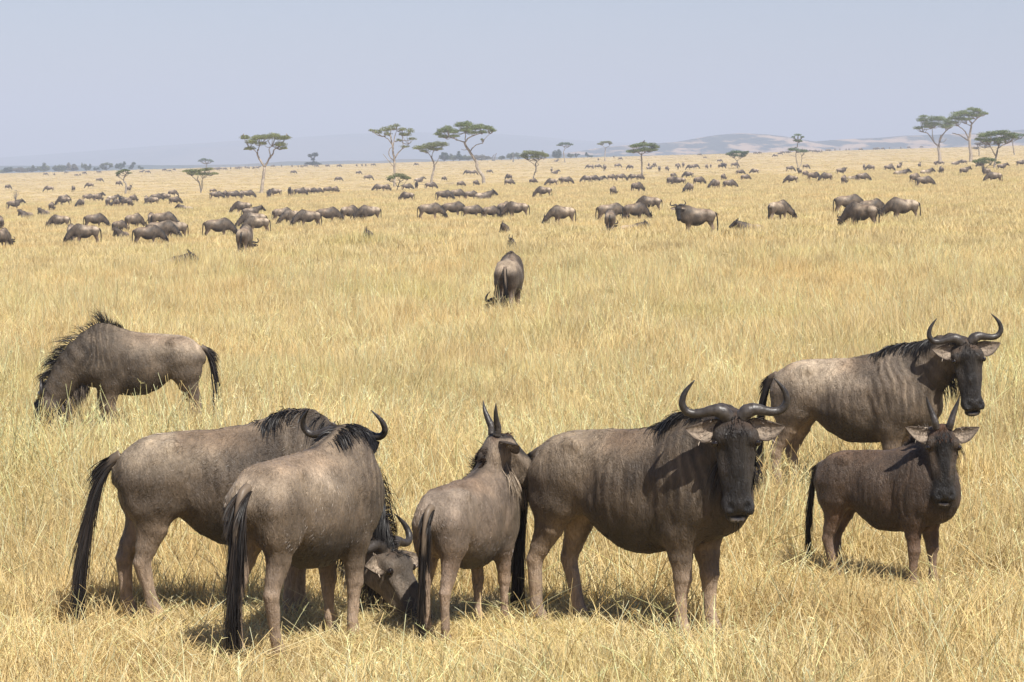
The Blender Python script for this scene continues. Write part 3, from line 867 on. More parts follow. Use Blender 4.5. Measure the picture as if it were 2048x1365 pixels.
    if detail and not B.lying:
        for (x, y, dx) in ((.425, .119, B.legs_dx[0]), (.425, -.119, B.legs_dx[1]), (-.54, .112, B.legs_dx[2]), (-.54, -.112, B.legs_dx[3])):
            g = Geo()
            for sgn in (1, -1):
                Pq = np.array([(x+dx-.012, y+.018*sgn, .055), (x+dx+.006, y+.019*sgn, .022), (x+dx+.022, y+.019*sgn, -.012)])
                add_tube(g, Pq, [.030, .034, .036], 8, ref=(0, 1, 0))
            mk_obj('hoof', g.mesh('hoof', M_HOOF), root)
    return root
# ------------------------------------------------------------------ the eight near wildebeest
def yaw_dir(yaw, pitch):       # yaw from +X towards +Y, pitch up
    y, p = math.radians(yaw), math.radians(pitch)
    return np.array([math.cos(p)*math.cos(y), math.cos(p)*math.sin(y), math.sin(p)])
HERD = 'near wildebeest in the foreground group'
VOX = .0112
HERO = []
GRAZE_HEADS = []
def hero(name, label, px, py, heading, s, poll, dd, F, U=None, vox=VOX, belly=0.0, legs=(0, 0, 0, 0), calf=0.0, head=1.0, neck=1.0, seed=1, **kw):
    """px, py: ground point under the body; poll: (column, row) of the top of the head, dd metres behind the body; F, U: face directions in the world"""
    d = solve_depth(px, py); X, Y, Z = px_point(px, d)
    pw = np.array([(poll[0]-1024)/F_PX*(d+dd), d+dd, CAM_H+(Y0-poll[1])/F_PX*(d+dd)])
    a = math.radians(-heading); Rm = np.array([[math.cos(a), -math.sin(a), 0], [math.sin(a), math.cos(a), 0], [0, 0, 1]])
    pl = Rm@(pw-np.array([X, Y, Z]))/s; pl[1] /= .86 if calf else .92
    if py-poll[1] < 200 and py > 800: GRAZE_HEADS.append(pw+.35*np.array(F, float))
    B = Beast(poll=pl, F=Rm@np.array(F, float), U=None if U is None else Rm@np.array(U, float), legs=legs, calf=calf, head=head, neck=neck, seed=seed, belly=belly)
    kw.setdefault('fur', 26000)
    r = build_beast(name, B, vox, **kw)
    r.location = (X, Y, Z-.01); r.rotation_euler = (0, 0, math.radians(heading)); r.scale = (s, s*(.86 if calf else .92), s)
    tag(r, label, 'wildebeest', HERD); HERO.append((r, px, py))
    return r
hero('wildebeest', 'large dark-faced wildebeest staring at the viewer from the front centre', 1276, 1262, -35, 1.05, (1470, 816), -.66, (.03, -.10, -1), (.05, -1, .10),
     legs=(.05, -.03, .10, -.08), head=1.03, seed=1, belly=.02, pal=dict(PAL, base=(.082, .059, .039), light=(.25, .19, .13)), mane='side', mane_side=-1, mane_len=.30, beard_n=200, tail=(.0, .06), tail_n=420, ear_droop=.06, ear_len=.20, tail_len=1.35)
hero('wildebeest', 'pale brown wildebeest facing the viewer behind the dark calf on the right', 1708, 1000, -24, 1.0, (1932, 672), -.55, (.10, -.15, -1), (.12, -1, .15),
     legs=(.02, -.05, .05, -.06), head=1.04, seed=2, pal=dict(PAL, base=(.118, .089, .064), brow=(.11, .07, .045), browamt=.8), mane='side', mane_side=-1, mane_len=.25, beard_n=160, tail=(-.2, .03), ear_droop=-.10, ear_len=.20)
hero('wildebeest_calf', 'dark brown calf with short spike horns and black face on the right', 1772, 1170, -42, .76, (1886, 843), -.40, (0, -.14, -1), (0, -1, .12),
     legs=(.04, -.04, .0, .10), calf=1, head=1.16, neck=.95, seed=3, pal=PAL_CALF, horns='spike', mane='fuzz', mane_len=.24, n_mane=600, beard_n=260, beard_col=(.17, .12, .075), tail=(.3, .1), tail_n=260, ear_droop=-.28, ear_len=.21, tail_len=.9)
hero('young_wildebeest', 'young pale wildebeest with straight spike horns, seen from behind, head turned right', 938, 1262, 66, .80, (986, 858), .30, (.70, .34, -.63), None,
     legs=(.0, .06, .04, -.06), calf=.5, head=1.16, neck=.80, seed=4, flip=(1, -1), pal=PAL_YEAR, horns='upright', mane='fuzz', mane_len=.20, n_mane=600, beard_n=420, beard_col=(.24, .185, .13), tail=(.15, -.02), tail_n=260, ear_droop=.1, ear_len=.24, tail_len=1.2, dock=True)
hero('wildebeest', 'wildebeest seen from behind with curved horns raised and long black tail', 616, 1290, 62, .98, (692, 860), .78, (.22, .56, -.80), None,
     legs=(.05, -.05, -.06, .06), seed=5, head=1.06, belly=.02, pal=dict(PAL, base=(.125, .092, .062), light=(.40, .315, .225)), mane='side', mane_side=-1, mane_len=.26, beard_n=120, ear_len=.15, ear_droop=-.25, tail=(.10, .0), tail_n=480, tail_len=1.6, dock=True)
hero('wildebeest', 'dark wildebeest grazing behind the long-tailed one, black mane over its shoulder', 462, 1240, 8, 1.03, (772, 1082), -.05, (.48, -.28, -.78), None,
     legs=(.05, -.05, -.06, .12), seed=6, head=1.06, belly=.02, pal=dict(PAL, base=(.085, .062, .042), light=(.30, .235, .165), face=(.06, .047, .036), cheek=(.20, .155, .115)), mane='side', mane_side=-1, mane_len=.30, n_mane=850, beard_n=420, beard_col=(.075, .058, .042), tail=(-.2, .12), tail_n=440, tail_len=1.5)
hero('wildebeest', 'wildebeest grazing alone at left with spiky upright mane, facing left', 282, 876, 186, .94, (82, 784), -.05, (-.12, -.05, -.98), (-1, -.1, .2),
     legs=(-.10, .08, -.05, .05), seed=7, head=1.08, mane='up', mane_len=.27, n_mane=420, beard_n=560, beard_col=(.095, .074, .055), tail=(.2, .06), tail_n=380, tail_len=1.4)
hero('wildebeest', 'dark wildebeest seen squarely from behind, grazing alone in mid-field', 1018, 644, 84, 1.05, (990, 598), 1.05, (-.4, .35, -.85), None,
     legs=(.0, .05, -.02, .05), seed=8, vox=.02, pal=dict(PAL, base=(.085, .064, .047)), mane='side', mane_side=1, mane_len=.2, n_mane=200, beard_n=100, tail=(-.2, .0), tail_n=160, dock=True, fur=8000)
# ------------------------------------------------------------------ trees
def m_leaf(name, var):
    m, nt, b = new_mat(name)
    at = nd(nt, 'ShaderNodeAttribute', attribute_name='coat')
    nt.links.new(at.outputs['Color'], b.inputs['Base Color'])
    b.inputs['Roughness'].default_value = .6; b.inputs['Specular IOR Level'].default_value = .2
    tr = nd(nt, 'ShaderNodeBsdfTranslucent'); nt.links.new(at.outputs['Color'], tr.inputs['Color'])
    ms = nd(nt, 'ShaderNodeMixShader'); ms.inputs[0].default_value = .25
    nt.links.new(b.outputs[0], ms.inputs[1]); nt.links.new(tr.outputs[0], ms.inputs[2]); nt.links.new(ms.outputs[0], nt.nodes['Material Output'].inputs['Surface'])
    return m
M_LEAF = m_leaf('acacia_leaf', 0)
M_BARK = m_simple('acacia_bark', .9, .1, noise=3.0, bump=.6)
def leaf_cloud(R, C, rad, n, size, col, flat=.5, shell=.35):
    """n small leaf quads through an ellipsoid"""
    d = nrm(R.normal(0, 1, (n, 3))); r = (shell+(1-shell)*R.uniform(0, 1, n)**.6)[:, None]
    d[:, 2] = np.where(d[:, 2] < -.35, -.35+.2*R.uniform(-1, 1, n), d[:, 2])
    P = C+d*r*rad
    N = nrm(R.normal(0, flat, (n, 3))+np.array([0, 0, 1.])); A = nrm(np.cross(N, R.normal(0, 1, (n, 3)))); B = np.cross(N, A)
    s = size*R.uniform(.6, 1.3, (n, 1)); a = A*s; b = B*s*R.uniform(.35, .7, (n, 1))
    V = np.stack([P-a, P-b*.9, P+a, P+b*.9], 1).reshape(-1, 3)
    F = np.arange(4*n).reshape(-1, 4)
    c = np.asarray(col)*R.uniform(.6, 1.4, (n, 1))*np.array([1, 1, 1])+R.uniform(0, .02, (n, 1))*np.array([1, .9, 0])
    return V, F, np.repeat(c, 4, 0)
LEAF_G = np.array((.155, .19, .062)); LEAF_D = np.array((.09, .13, .062)); LEAF_O = np.array((.185, .20, .066))
BARK = np.array((.34, .285, .225)); BARK_G = np.array((.23, .20, .17))
def tree(name, label, base, limbs, lobes, leaf=LEAF_G, bark=BARK, dens=1.0, group='acacia trees on the plain', d=None, cat='tree', twigs=True, seed=1, flat=.45, depth=.75, leafsize=1.0):
    R = np.random.default_rng(seed)
    d = d or solve_depth(base[0], base[1]); k = F_PX/d
    X0, Y_, Z0 = px_point(base[0], d)
    root = mk_empty(name, (X0, Y_, Z0-.05)); tag(root, label, cat, group)
    loc = lambda x, y, dy=0.0: np.array([(x-base[0])/k, dy, (base[1]-y)/k])
    tops = []
    for n, (pts, r0, r1) in enumerate(limbs):
        dy = 0 if n == 0 else R.normal(0, .5)*(abs(pts[-1][0]-pts[0][0])+6)/k*.6
        m = len(pts)
        P = np.array([loc(x, y, dy*i/(m-1)) for i, (x, y) in enumerate(pts)])
        if n: # start where the nearest point of an earlier limb is
            allp = np.concatenate(tops_paths); j = ((allp[:, [0, 2]]-P[0, [0, 2]])**2).sum(1).argmin()
            P[:, 1] += allp[j, 1]; P[0] = allp[j]
        sp = spline(P, max(6, 4*m)); sp[1:-1] += R.normal(0, .25/k, (len(sp)-2, 3))
        rad = np.linspace(r0, r1, len(sp))/k*.5
        if n == 0: rad[0] *= 1.25
        g = Geo(); add_tube(g, sp, rad, 8, bark*R.uniform(.9, 1.1))
        mk_obj('trunk' if n == 0 else 'limb', g.mesh('trunk', M_BARK), root)
        if n == 0: tops_paths = [sp]
        else: tops_paths.append(sp)
    allp = np.concatenate(tops_paths)
    g = Geo(); tw = Geo()
    W = max(l[0]+l[2] for l in lobes)-min(l[0]-l[2] for l in lobes)
    cx = .5*(max(l[0]+l[2] for l in lobes)+min(l[0]-l[2] for l in lobes))
    for (x, y, rx, ry) in lobes:
        # a lobe is a few flat pads at several depths
        span = math.sqrt(max(.05, 1-((x-cx)/(W*.5+1e-6))**2))*W*.5/k*depth
        npad = max(2, int(2+1.6*span*k/max(rx, 4)))
        for q in range(npad):
            dy = (q+.5)/npad*2-1; dy = dy*span+R.normal(0, .1*span)
            C = loc(x, y, dy)+R.normal(0, 1, 3)*np.array([.18*rx, 0, .10*ry])/k
            rad = np.array([rx*R.uniform(.75, 1.1), rx*R.uniform(.75, 1.1), ry*R.uniform(.85, 1.3)])/k
            n = int(dens*(20+rx*ry*3.0)/npad*4.4)
            V, F, c = leaf_cloud(R, C, rad, n, 1.45/k*leafsize*(.8+.25*min(k, 24)/24), leaf*R.uniform(.75, 1.25), flat)
            g.add(V, F, c)
            if twigs:
                w = allp-C; w[:, 2] = w[:, 2]*1.2+np.where(allp[:, 2] > C[2], 3, 0)
                j = (w**2).sum(1).argmin(); p0 = allp[j]; p1 = C-np.array([0, 0, .2*ry/k])
                mid = .5*(p0+p1)+np.array([0, 0, -.10*np.linalg.norm(p1-p0)])
                sp = spline(np.array([p0, mid, p1]), 7); add_tube(tw, sp, np.linspace(1.1, .45, 7)/k*.5*1.3, 4, bark*.8)
    mk_obj('crown', g.mesh('crown', M_LEAF, False), root)
    if twigs and tw.n: tag(mk_obj('branches', tw.mesh('branches', M_BARK), root), kind='stuff')
    return root
T = tree
T('umbrella_acacia', 'forked umbrella acacia with two vultures sitting on its flat crown', (522, 386),
  [([(522, 388), (526, 360), (529, 334)], 7, 5.5), ([(528, 335), (519, 318), (515, 306), (519, 292), (522, 285)], 4.2, 2.4), ([(529, 334), (538, 318), (546, 306), (547, 300), (553, 296)], 4.0, 2.2), ([(535, 321), (540, 310), (538, 298), (543, 292)], 2.6, 1.6), ([(515, 306), (509, 300), (500, 296)], 1.8, 1.0)],
  [(490, 275, 11, 5), (503, 284, 13, 6), (515, 276, 15, 6), (533, 274, 14, 6), (548, 271, 14, 6), (562, 276, 15, 6), (571, 275, 10, 4), (560, 289, 13, 6), (500, 297, 11, 5), (524, 287, 10, 4), (567, 296, 8, 4)], LEAF_O, seed=21)
T('umbrella_acacia', 'tall bare-limbed acacia with a sparse open crown left of centre', (789, 374),
  [([(789, 375), (789, 350), (789, 322), (786, 305), (785, 290), (781, 270)], 5.0, 2.6), ([(788, 320), (795, 308), (803, 299), (806, 292), (805, 270)], 2.6, 1.4), ([(788, 322), (779, 312), (778, 300), (784, 294)], 2.2, 1.4), ([(785, 290), (778, 280), (768, 273)], 2.4, 1.3), ([(789, 332), (776, 320), (766, 308)], 1.7, .8), ([(786, 300), (789, 276), (794, 258)], 2.0, 1.2), ([(803, 299), (813, 292), (817, 288)], 1.5, .8)],
  [(745, 261, 8, 3), (757, 264, 11, 5), (770, 259, 12, 6), (782, 256, 11, 6), (793, 251, 8, 4), (806, 259, 10, 4), (820, 262, 9, 5), (812, 269, 11, 4), (823, 278, 9, 3), (797, 280, 7, 2.5), (810, 293, 9, 3), (776, 268, 8, 4), (804, 268, 7, 4)], LEAF_O*.9, BARK*1.05, dens=.62, seed=22)
T('thorn_tree', 'low thorn tree tucked behind the tall bare-limbed acacia', (791, 364),
  [([(791, 365), (795, 352), (800, 340)], 2.6, 1.8), ([(795, 352), (790, 342), (780, 338)], 1.6, 1.0), ([(796, 350), (808, 345), (814, 336)], 1.5, .8)],
  [(784, 332, 9, 4), (797, 328, 12, 5), (810, 332, 10, 4), (817, 333, 6, 3), (777, 336, 4, 2)], LEAF_O*.85, BARK_G, seed=23, d=420)
T('umbrella_acacia', 'small leaning acacia between the bare-limbed and the S-trunked trees', (862, 366),
  [([(862, 367), (865, 350), (869, 333), (866, 322), (862, 313)], 5.0, 2.8), ([(869, 333), (875, 322), (878, 315)], 1.8, 1.0), ([(863, 314), (866, 305), (869, 300)], 2.0, 1.4), ([(862, 313), (857, 307), (852, 304)], 1.6, 1.0)],
  [(837, 296, 10, 5), (850, 294, 12, 6), (862, 291, 13, 6), (875, 289, 12, 6), (886, 289, 9, 5), (880, 298, 8, 3), (847, 302, 9, 3), (866, 298, 10, 4)], LEAF_O*.9, seed=24)
T('umbrella_acacia', 'large umbrella acacia with a bent S-shaped trunk near the centre', (968, 368),
  [([(968, 369), (966, 354), (959, 343), (954, 334), (953, 325), (946, 313), (937, 300), (931, 290), (929, 284)], 7.0, 4.2), ([(940, 303), (947, 294), (955, 289), (965, 287)], 2.4, 1.4), ([(930, 285), (936, 277), (945, 272), (962, 266)], 3.2, 1.6), ([(929, 284), (918, 281), (908, 277), (898, 274)], 2.4, 1.2), ([(929, 285), (931, 272), (932, 262)], 2.2, 1.4), ([(965, 287), (970, 277), (980, 267)], 1.4, .8), ([(936, 299), (929, 300), (922, 298)], 1.4, .7)],
  [(876, 268, 9, 4), (885, 262, 12, 6), (897, 257, 12, 6), (907, 263, 12, 6), (920, 250, 13, 6), (934, 249, 13, 6), (930, 260, 14, 6), (948, 256, 14, 6), (962, 254, 14, 6), (975, 256, 12, 5), (985, 261, 8, 4), (965, 264, 12, 4), (945, 265, 12, 4), (888, 273, 12, 4), (910, 272, 12, 3), (964, 279, 3, 2)], LEAF_G*1.0, BARK*.95, dens=1.05, seed=25)
T('thorn_tree', 'low flat thorn tree on a gnarled trunk right of centre', (1066, 361),
  [([(1066, 362), (1068, 350), (1072, 340), (1071, 328), (1074, 322)], 3.0, 2.2), ([(1072, 332), (1066, 327), (1056, 320)], 1.4, .8), ([(1074, 324), (1082, 318), (1092, 316)], 1.4, .8), ([(1068, 346), (1076, 342)], 1.2, .6), ([(1072, 333), (1077, 330), (1075, 325)], 1.2, .8)],
  [(1048, 311, 9, 4), (1058, 306, 11, 5), (1070, 306, 13, 5), (1082, 308, 12, 5), (1090, 311, 8, 4), (1068, 313, 12, 4), (1052, 314, 8, 3)], LEAF_O, BARK_G, seed=26)
T('umbrella_acacia', 'small far acacia with a flat top on the skyline, left of its twin', (1130, 319),
  [([(1130, 320), (1129, 308), (1127, 298), (1130, 290)], 2.4, 1.6), ([(1130, 290), (1126, 286), (1121, 284)], 1.2, .8), ([(1130, 290), (1136, 287), (1141, 285)], 1.2, .8)],
  [(1119, 284, 6, 2.2), (1126, 281, 8, 3), (1135, 281, 8, 3), (1141, 283, 5, 2)], LEAF_D*1.1, BARK, seed=27, d=1150)
T('umbrella_acacia', 'small far acacia with a flat top on the skyline, right of its twin', (1210, 319),
  [([(1210, 320), (1210, 305), (1211, 292)], 2.2, 1.5), ([(1211, 293), (1207, 289), (1203, 286)], 1.1, .7), ([(1211, 293), (1217, 289), (1220, 285)], 1.1, .7)],
  [(1201, 284, 6, 2.2), (1208, 281, 7, 3), (1217, 281, 8, 3), (1222, 283, 4, 2)], LEAF_O*.95, BARK*1.05, seed=28, d=1150)
T('umbrella_acacia', 'acacia with one dark bird perched on its domed crown', (1284, 351),
  [([(1284, 352), (1284, 335), (1283, 318), (1283, 308)], 3.8, 2.6), ([(1283, 310), (1275, 305), (1268, 302)], 1.5, .9), ([(1283, 310), (1291, 304), (1300, 300)], 1.5, .9), ([(1283, 320), (1276, 318)], 1.0, .6)],
  [(1262, 303, 10, 4), (1267, 293, 9, 4), (1276, 291, 10, 5), (1288, 289, 11, 5), (1301, 290, 10, 5), (1312, 294, 10, 4), (1278, 301, 11, 4), (1292, 299, 12, 5), (1306, 300, 10, 4)], LEAF_G*.95, BARK*.9, seed=29)
T('thorn_tree', 'small rounded acacia on the plain beneath the hazy hill', (1475, 338),
  [([(1475, 339), (1475, 328), (1474, 320)], 2.6, 1.8), ([(1474, 322), (1467, 316), (1460, 312)], 1.2, .7), ([(1474, 322), (1482, 316), (1489, 313)], 1.2, .7)],
  [(1458, 308, 7, 3.5), (1467, 305, 9, 4), (1478, 305, 10, 4), (1489, 307, 8, 4), (1494, 304, 5, 2), (1472, 311, 9, 3), (1484, 312, 8, 3)], LEAF_D*1.15, BARK_G*1.2, seed=30)
T('thorn_tree', 'thin two-tiered acacia with a small tuft high above its lower crown', (1597, 336),
  [([(1597, 337), (1594, 325), (1592, 312), (1593, 300), (1595, 290), (1596, 280)], 2.4, 1.2), ([(1597, 336), (1603, 326), (1604, 312)], 2.0, 1.0), ([(1592, 314), (1583, 311), (1578, 310)], 1.0, .6), ([(1604, 316), (1612, 314)], .9, .5)],
  [(1580, 299, 6, 3), (1590, 299, 9, 4), (1601, 302, 8, 4), (1609, 302, 7, 4), (1596, 270, 8, 2.5), (1587, 274, 4, 2), (1605, 274, 4, 2), (1591, 281, 4, 2.5), (1600, 282, 4, 3)], LEAF_D*1.2, BARK, dens=.85, seed=31)
T('umbrella_acacia', 'left acacia of the grove at the right edge with a broad layered crown', (1880, 322),
  [([(1880, 323), (1879, 308), (1877, 295), (1879, 284), (1882, 270)], 7.0, 3.0), ([(1877, 294), (1868, 283), (1858, 268), (1848, 264)], 3.2, 1.4), ([(1881, 284), (1884, 272), (1895, 260), (1906, 254)], 3.4, 1.5), ([(1868, 283), (1865, 270), (1865, 256)], 2.2, 1.2), ([(1881, 287), (1888, 283), (1892, 277)], 1.4, .7)],
  [(1837, 256, 9, 4), (1843, 240, 11, 5), (1854, 247, 13, 6), (1866, 238, 14, 6), (1880, 238, 14, 6), (1893, 243, 12, 6), (1873, 249, 14, 5), (1856, 254, 12, 4), (1889, 254, 11, 5), (1900, 250, 9, 5), (1846, 233, 8, 3)], LEAF_G, BARK*1.05, seed=32)
T('umbrella_acacia', 'tallest acacia of the right-hand grove, with spreading pale limbs', (1941, 325),
  [([(1941, 326), (1942, 310), (1940, 296), (1939, 280), (1941, 262), (1944, 245)], 7.4, 3.2), ([(1938, 284), (1932, 278), (1920, 270), (1906, 266)], 3.0, 1.4), ([(1938, 282), (1933, 268), (1925, 258), (1916, 252)], 3.0, 1.6), ([(1941, 252), (1934, 248)], 2.0, 1.0), ([(1943, 250), (1953, 238), (1962, 232)], 2.2, 1.2)],
  [(1905, 236, 11, 5), (1915, 230, 13, 6), (1928, 226, 13, 6), (1940, 229, 13, 6), (1922, 238, 13, 5), (1943, 219, 11, 4), (1956, 221, 11, 5), (1966, 227, 10, 4), (1950, 231, 12, 4), (1934, 239, 10, 4), (1910, 245, 9, 4), (1973, 227, 5, 2)], LEAF_G*1.05, BARK*1.05, seed=33)
T('umbrella_acacia', 'third acacia of the right grove with a wide domed crown', (1988, 320),
  [([(1988, 321), (1990, 306), (1993, 290), (1996, 278), (1999, 270)], 5.2, 2.6), ([(1991, 296), (1985, 282), (1978, 271)], 2.8, 1.4), ([(1996, 278), (2005, 271), (2012, 268)], 1.8, 1.0)],
  [(1958, 260, 9, 4), (1966, 252, 12, 6), (1979, 249, 13, 6), (1993, 247, 13, 6), (2007, 247, 13, 6), (2020, 251, 11, 5), (2029, 255, 8, 4), (1975, 262, 13, 5), (1992, 260, 13, 5), (2008, 258, 12, 5), (1998, 266, 9, 4)], LEAF_G*.9, BARK*1.1, seed=34, d=520)
T('thorn_tree', 'low spreading thorn tree under the right-hand grove', (1967, 321),
  [([(1967, 322), (1968, 314), (1966, 306)], 2.6, 1.8), ([(1968, 316), (1974, 310), (1979, 307)], 1.6, .9), ([(1966, 312), (1960, 308), (1954, 305)], 1.4, .8)],
  [(1950, 300, 7, 3.5), (1960, 298, 10, 4), (1972, 295, 12, 4), (1984, 297, 9, 4), (1997, 302, 6, 2.5), (1968, 302, 10, 3)], LEAF_G*.85, BARK_G*1.1, seed=35, d=480)
T('thorn_tree', 'grey leafless-looking thorn bush behind the right-hand grove', (1958, 306),
  [([(1958, 307), (1958, 296), (1956, 288)], 2.0, 1.4), ([(1957, 292), (1965, 287), (1974, 284)], 1.2, .8)],
  [(1950, 289, 8, 3), (1960, 282, 10, 3), (1972, 279, 10, 3), (1976, 287, 8, 2.5), (1955, 280, 7, 2)], np.array((.16, .14, .12)), BARK_G, dens=.7, seed=36, d=900)
T('umbrella_acacia', 'acacia cut by the right edge of the picture, thin trunk', (2029, 312),
  [([(2029, 313), (2027, 300), (2025, 286)], 2.6, 1.6), ([(2025, 287), (2018, 283), (2013, 280)], 1.2, .7), ([(2025, 287), (2034, 281), (2042, 278)], 1.2, .7)],
  [(2014, 273, 8, 3), (2024, 270, 10, 3.5), (2036, 271, 10, 3.5), (2046, 272, 9, 3.5), (2028, 276, 11, 3)], LEAF_D*1.15, BARK, seed=37, d=900)
T('thorn_tree', 'crooked wind-bent thorn tree at the left with tufted crown', (250, 390),
  [([(250, 391), (252, 378), (252, 368), (247, 361), (250, 352), (254, 346)], 4.2, 1.8), ([(247, 361), (242, 356), (237, 352)], 1.2, .7), ([(249, 354), (256, 349), (260, 346)], 1.3, .7)],
  [(236, 347, 6, 3), (242, 343, 8, 2.5), (250, 340, 8, 2.5), (255, 341, 6, 2), (258, 346, 4, 2), (235, 351, 3, 2)], LEAF_G*.8, BARK_G*1.35, dens=.8, seed=38)
T('thorn_tree', 'flat-topped thorn tree on twin stems left of the forked acacia', (402, 387),
  [([(402, 388), (401, 376), (398, 364), (394, 358)], 3.0, 1.8), ([(402, 386), (404, 374), (404, 362), (405, 356)], 2.6, 1.6), ([(396, 366), (388, 356), (382, 350)], 1.8, .9), ([(405, 357), (411, 354), (414, 350)], 1.4, .8)],
  [(372, 342, 8, 3), (382, 342, 11, 4), (393, 342, 10, 3.5), (406, 340, 12, 3.5), (418, 338, 9, 3), (400, 348, 12, 3.5), (413, 348, 11, 3), (428, 347, 8, 3), (384, 347, 9, 3)], LEAF_O*.95, BARK_G*1.3, seed=39)
T('umbrella_acacia', 'tiny far umbrella acacia on the left skyline behind the twin-stemmed tree', (412, 335),
  [([(412, 336), (413, 328), (415, 324)], 2.4, 1.4)],
  [(401, 319, 6, 2.2), (408, 316, 7, 2.8), (417, 318, 7, 2.4), (423, 320, 4, 1.8)], LEAF_D, BARK, seed=40, d=1450)
T('leafy_tree', 'dark double-lobed tree standing alone on the skyline left of centre', (625, 331),
  [([(625, 332), (626, 324), (627, 318)], 2.0, 1.2)],
  [(620, 311, 5, 3.5), (630, 309, 6, 4.5), (626, 318, 4, 3), (617, 326, 9, 3), (627, 325, 8, 3.5), (635, 327, 7, 2.5)], np.array((.035, .05, .03)), BARK_G*.7, seed=41, d=1450, flat=1.0)

# skyline bushes
def bush(label, base, lobes, leaf, d, seed, group='bushes along the skyline', name='bush'):
    return tree(name, label, base, [([(base[0], base[1]+1), (base[0]+.6, base[1]-3)], 1.2, .7)], [(x_, y_-.8, rx_*1.1, ry_*1.3) for x_, y_, rx_, ry_ in lobes], leaf, BARK_G*.7, d=d, seed=seed, cat='bush', group=group, flat=1.2, depth=.55)
G1, G2, G3 = np.array((.12, .135, .075)), np.array((.06, .085, .05)), np.array((.17, .155, .11))
for n, (lab, b, L, c) in enumerate([
    ('low grey-green bush hugging the far left edge of the skyline', (6, 344), [(0, 341, 8, 2.5), (8, 341, 8, 2.5)], G1),
    ('dark round bush rising first from the left in the bush line', (17, 343), [(13, 336, 5, 3), (21, 335, 5, 3.2), (17, 339, 7, 2.5)], G2),
    ('long flat bush in the left bush line right of the dark round one', (38, 344), [(28, 339, 8, 2.5), (40, 338, 9, 3), (50, 340, 8, 3)], G3),
    ('pointed bush in the left bush line, before the tall gap', (62, 344), [(58, 338, 6, 3), (66, 335, 3, 4), (70, 339, 6, 3)], G1),
    ('tall ragged bush in the left bush line with a spiky top', (88, 343), [(80, 337, 7, 3.5), (88, 331, 3.5, 5), (95, 336, 6, 4), (86, 339, 9, 3)], G1*1.1),
    ('broad bush right of the first gap in the left bush line', (118, 342), [(110, 336, 6, 4), (120, 334, 8, 4), (128, 336, 6, 4), (118, 339, 9, 3)], G1),
    ('tall tapering bush beside the broad one in the left bush line', (145, 342), [(138, 332, 4, 5), (148, 334, 6, 5), (140, 338, 6, 3), (153, 338, 4, 3)], G3),
    ('spiky bush standing among bare stems on the left skyline', (172, 342), [(170, 333, 3.5, 4), (176, 337, 5, 3.5), (180, 333, 2, 4), (164, 332, 1.5, 5)], G1*1.1),
    ('small sparse bush between the spiky and the arched ones', (192, 341), [(190, 338, 2.5, 2.5), (196, 337, 2.5, 1.8)], G2),
    ('arched bush with a dark canopy on the left skyline', (212, 341), [(204, 334, 5, 4.5), (212, 329, 8, 2.5), (222, 332, 4, 4), (208, 337, 5, 3)], G1),
    ('dense dark bush left of the crooked thorn tree', (241, 340), [(234, 334, 5, 4), (243, 332, 6, 4.5), (249, 328, 2, 4)], G2),
    ('bird-shaped dark bush on the left skyline above the crooked tree', (264, 339), [(268, 327, 4, 2.5), (264, 332, 4, 3), (260, 336, 3, 2)], G2),
    ('tiny dark bush ending the left bush line', (280, 338), [(278, 334, 3, 3), (284, 336, 2.5, 1.8)], G2)]):
    bush(lab, b, L, c, 1640, 60+n)
for n, (lab, b, L, c) in enumerate([
    ('dark leafy bush on the skyline right of the small leaning acacia', (888, 324), [(884, 316, 5, 4), (890, 311, 5, 4), (895, 317, 6, 4), (886, 308, 3, 2)], G2),
    ('pale green bush between two dark ones behind the S-trunked acacia', (906, 323), [(903, 316, 5, 5), (910, 316, 4, 4.5)], G1*1.2),
    ('tall dark bush with a tufted top behind the S-trunked acacia', (918, 323), [(918, 314, 5, 6), (918, 305, 3, 1.5), (923, 317, 5, 4)], G2),
    ('low wide bush directly behind the S-shaped trunk', (936, 322), [(930, 316, 6, 4), (940, 316, 8, 3.5)], G1),
    ('long brownish bush trailing right of the S-shaped trunk', (962, 321), [(952, 315, 8, 3.5), (964, 314, 9, 3.5), (974, 316, 7, 2.5)], G3),
    ('small green bush on the skyline right of the grey stump', (1003, 319), [(1000, 315, 4, 3), (1007, 314, 4, 3)], G1),
    ('rounded bush left of the low flat thorn tree on the skyline', (1022, 318), [(1017, 311, 6, 4), (1025, 309, 5, 4)], G1),
    ('feathery bush just behind the low flat thorn tree', (1036, 318), [(1033, 309, 4, 4), (1039, 312, 4, 3)], G1*1.15),
    ('square dark bush on the skyline left of the flat-topped acacia twins', (1114, 315), [(1110, 307, 5, 6), (1118, 306, 5, 6), (1114, 311, 7, 4), (1117, 299, 2, 1.5)], G2*1.1),
    ('small pale bush at the foot of the left twin acacia', (1141, 316), [(1138, 311, 4, 3), (1144, 311, 4, 2.5)], G1),
    ('tiny hunched bush right of the left twin acacia', (1152, 315), [(1151, 310, 2, 3), (1156, 308, 3, 1)], G2),
    ('small dark pointed bush midway between the twin acacias', (1175, 315), [(1173, 309, 2, 3.5), (1177, 311, 2, 2)], G2),
    ('low dark bush on the skyline left of the right twin acacia', (1183, 315), [(1182, 312.5, 4, 1.2)], G2)]):
    bush(lab, b, L, c, 1500, 80+n)
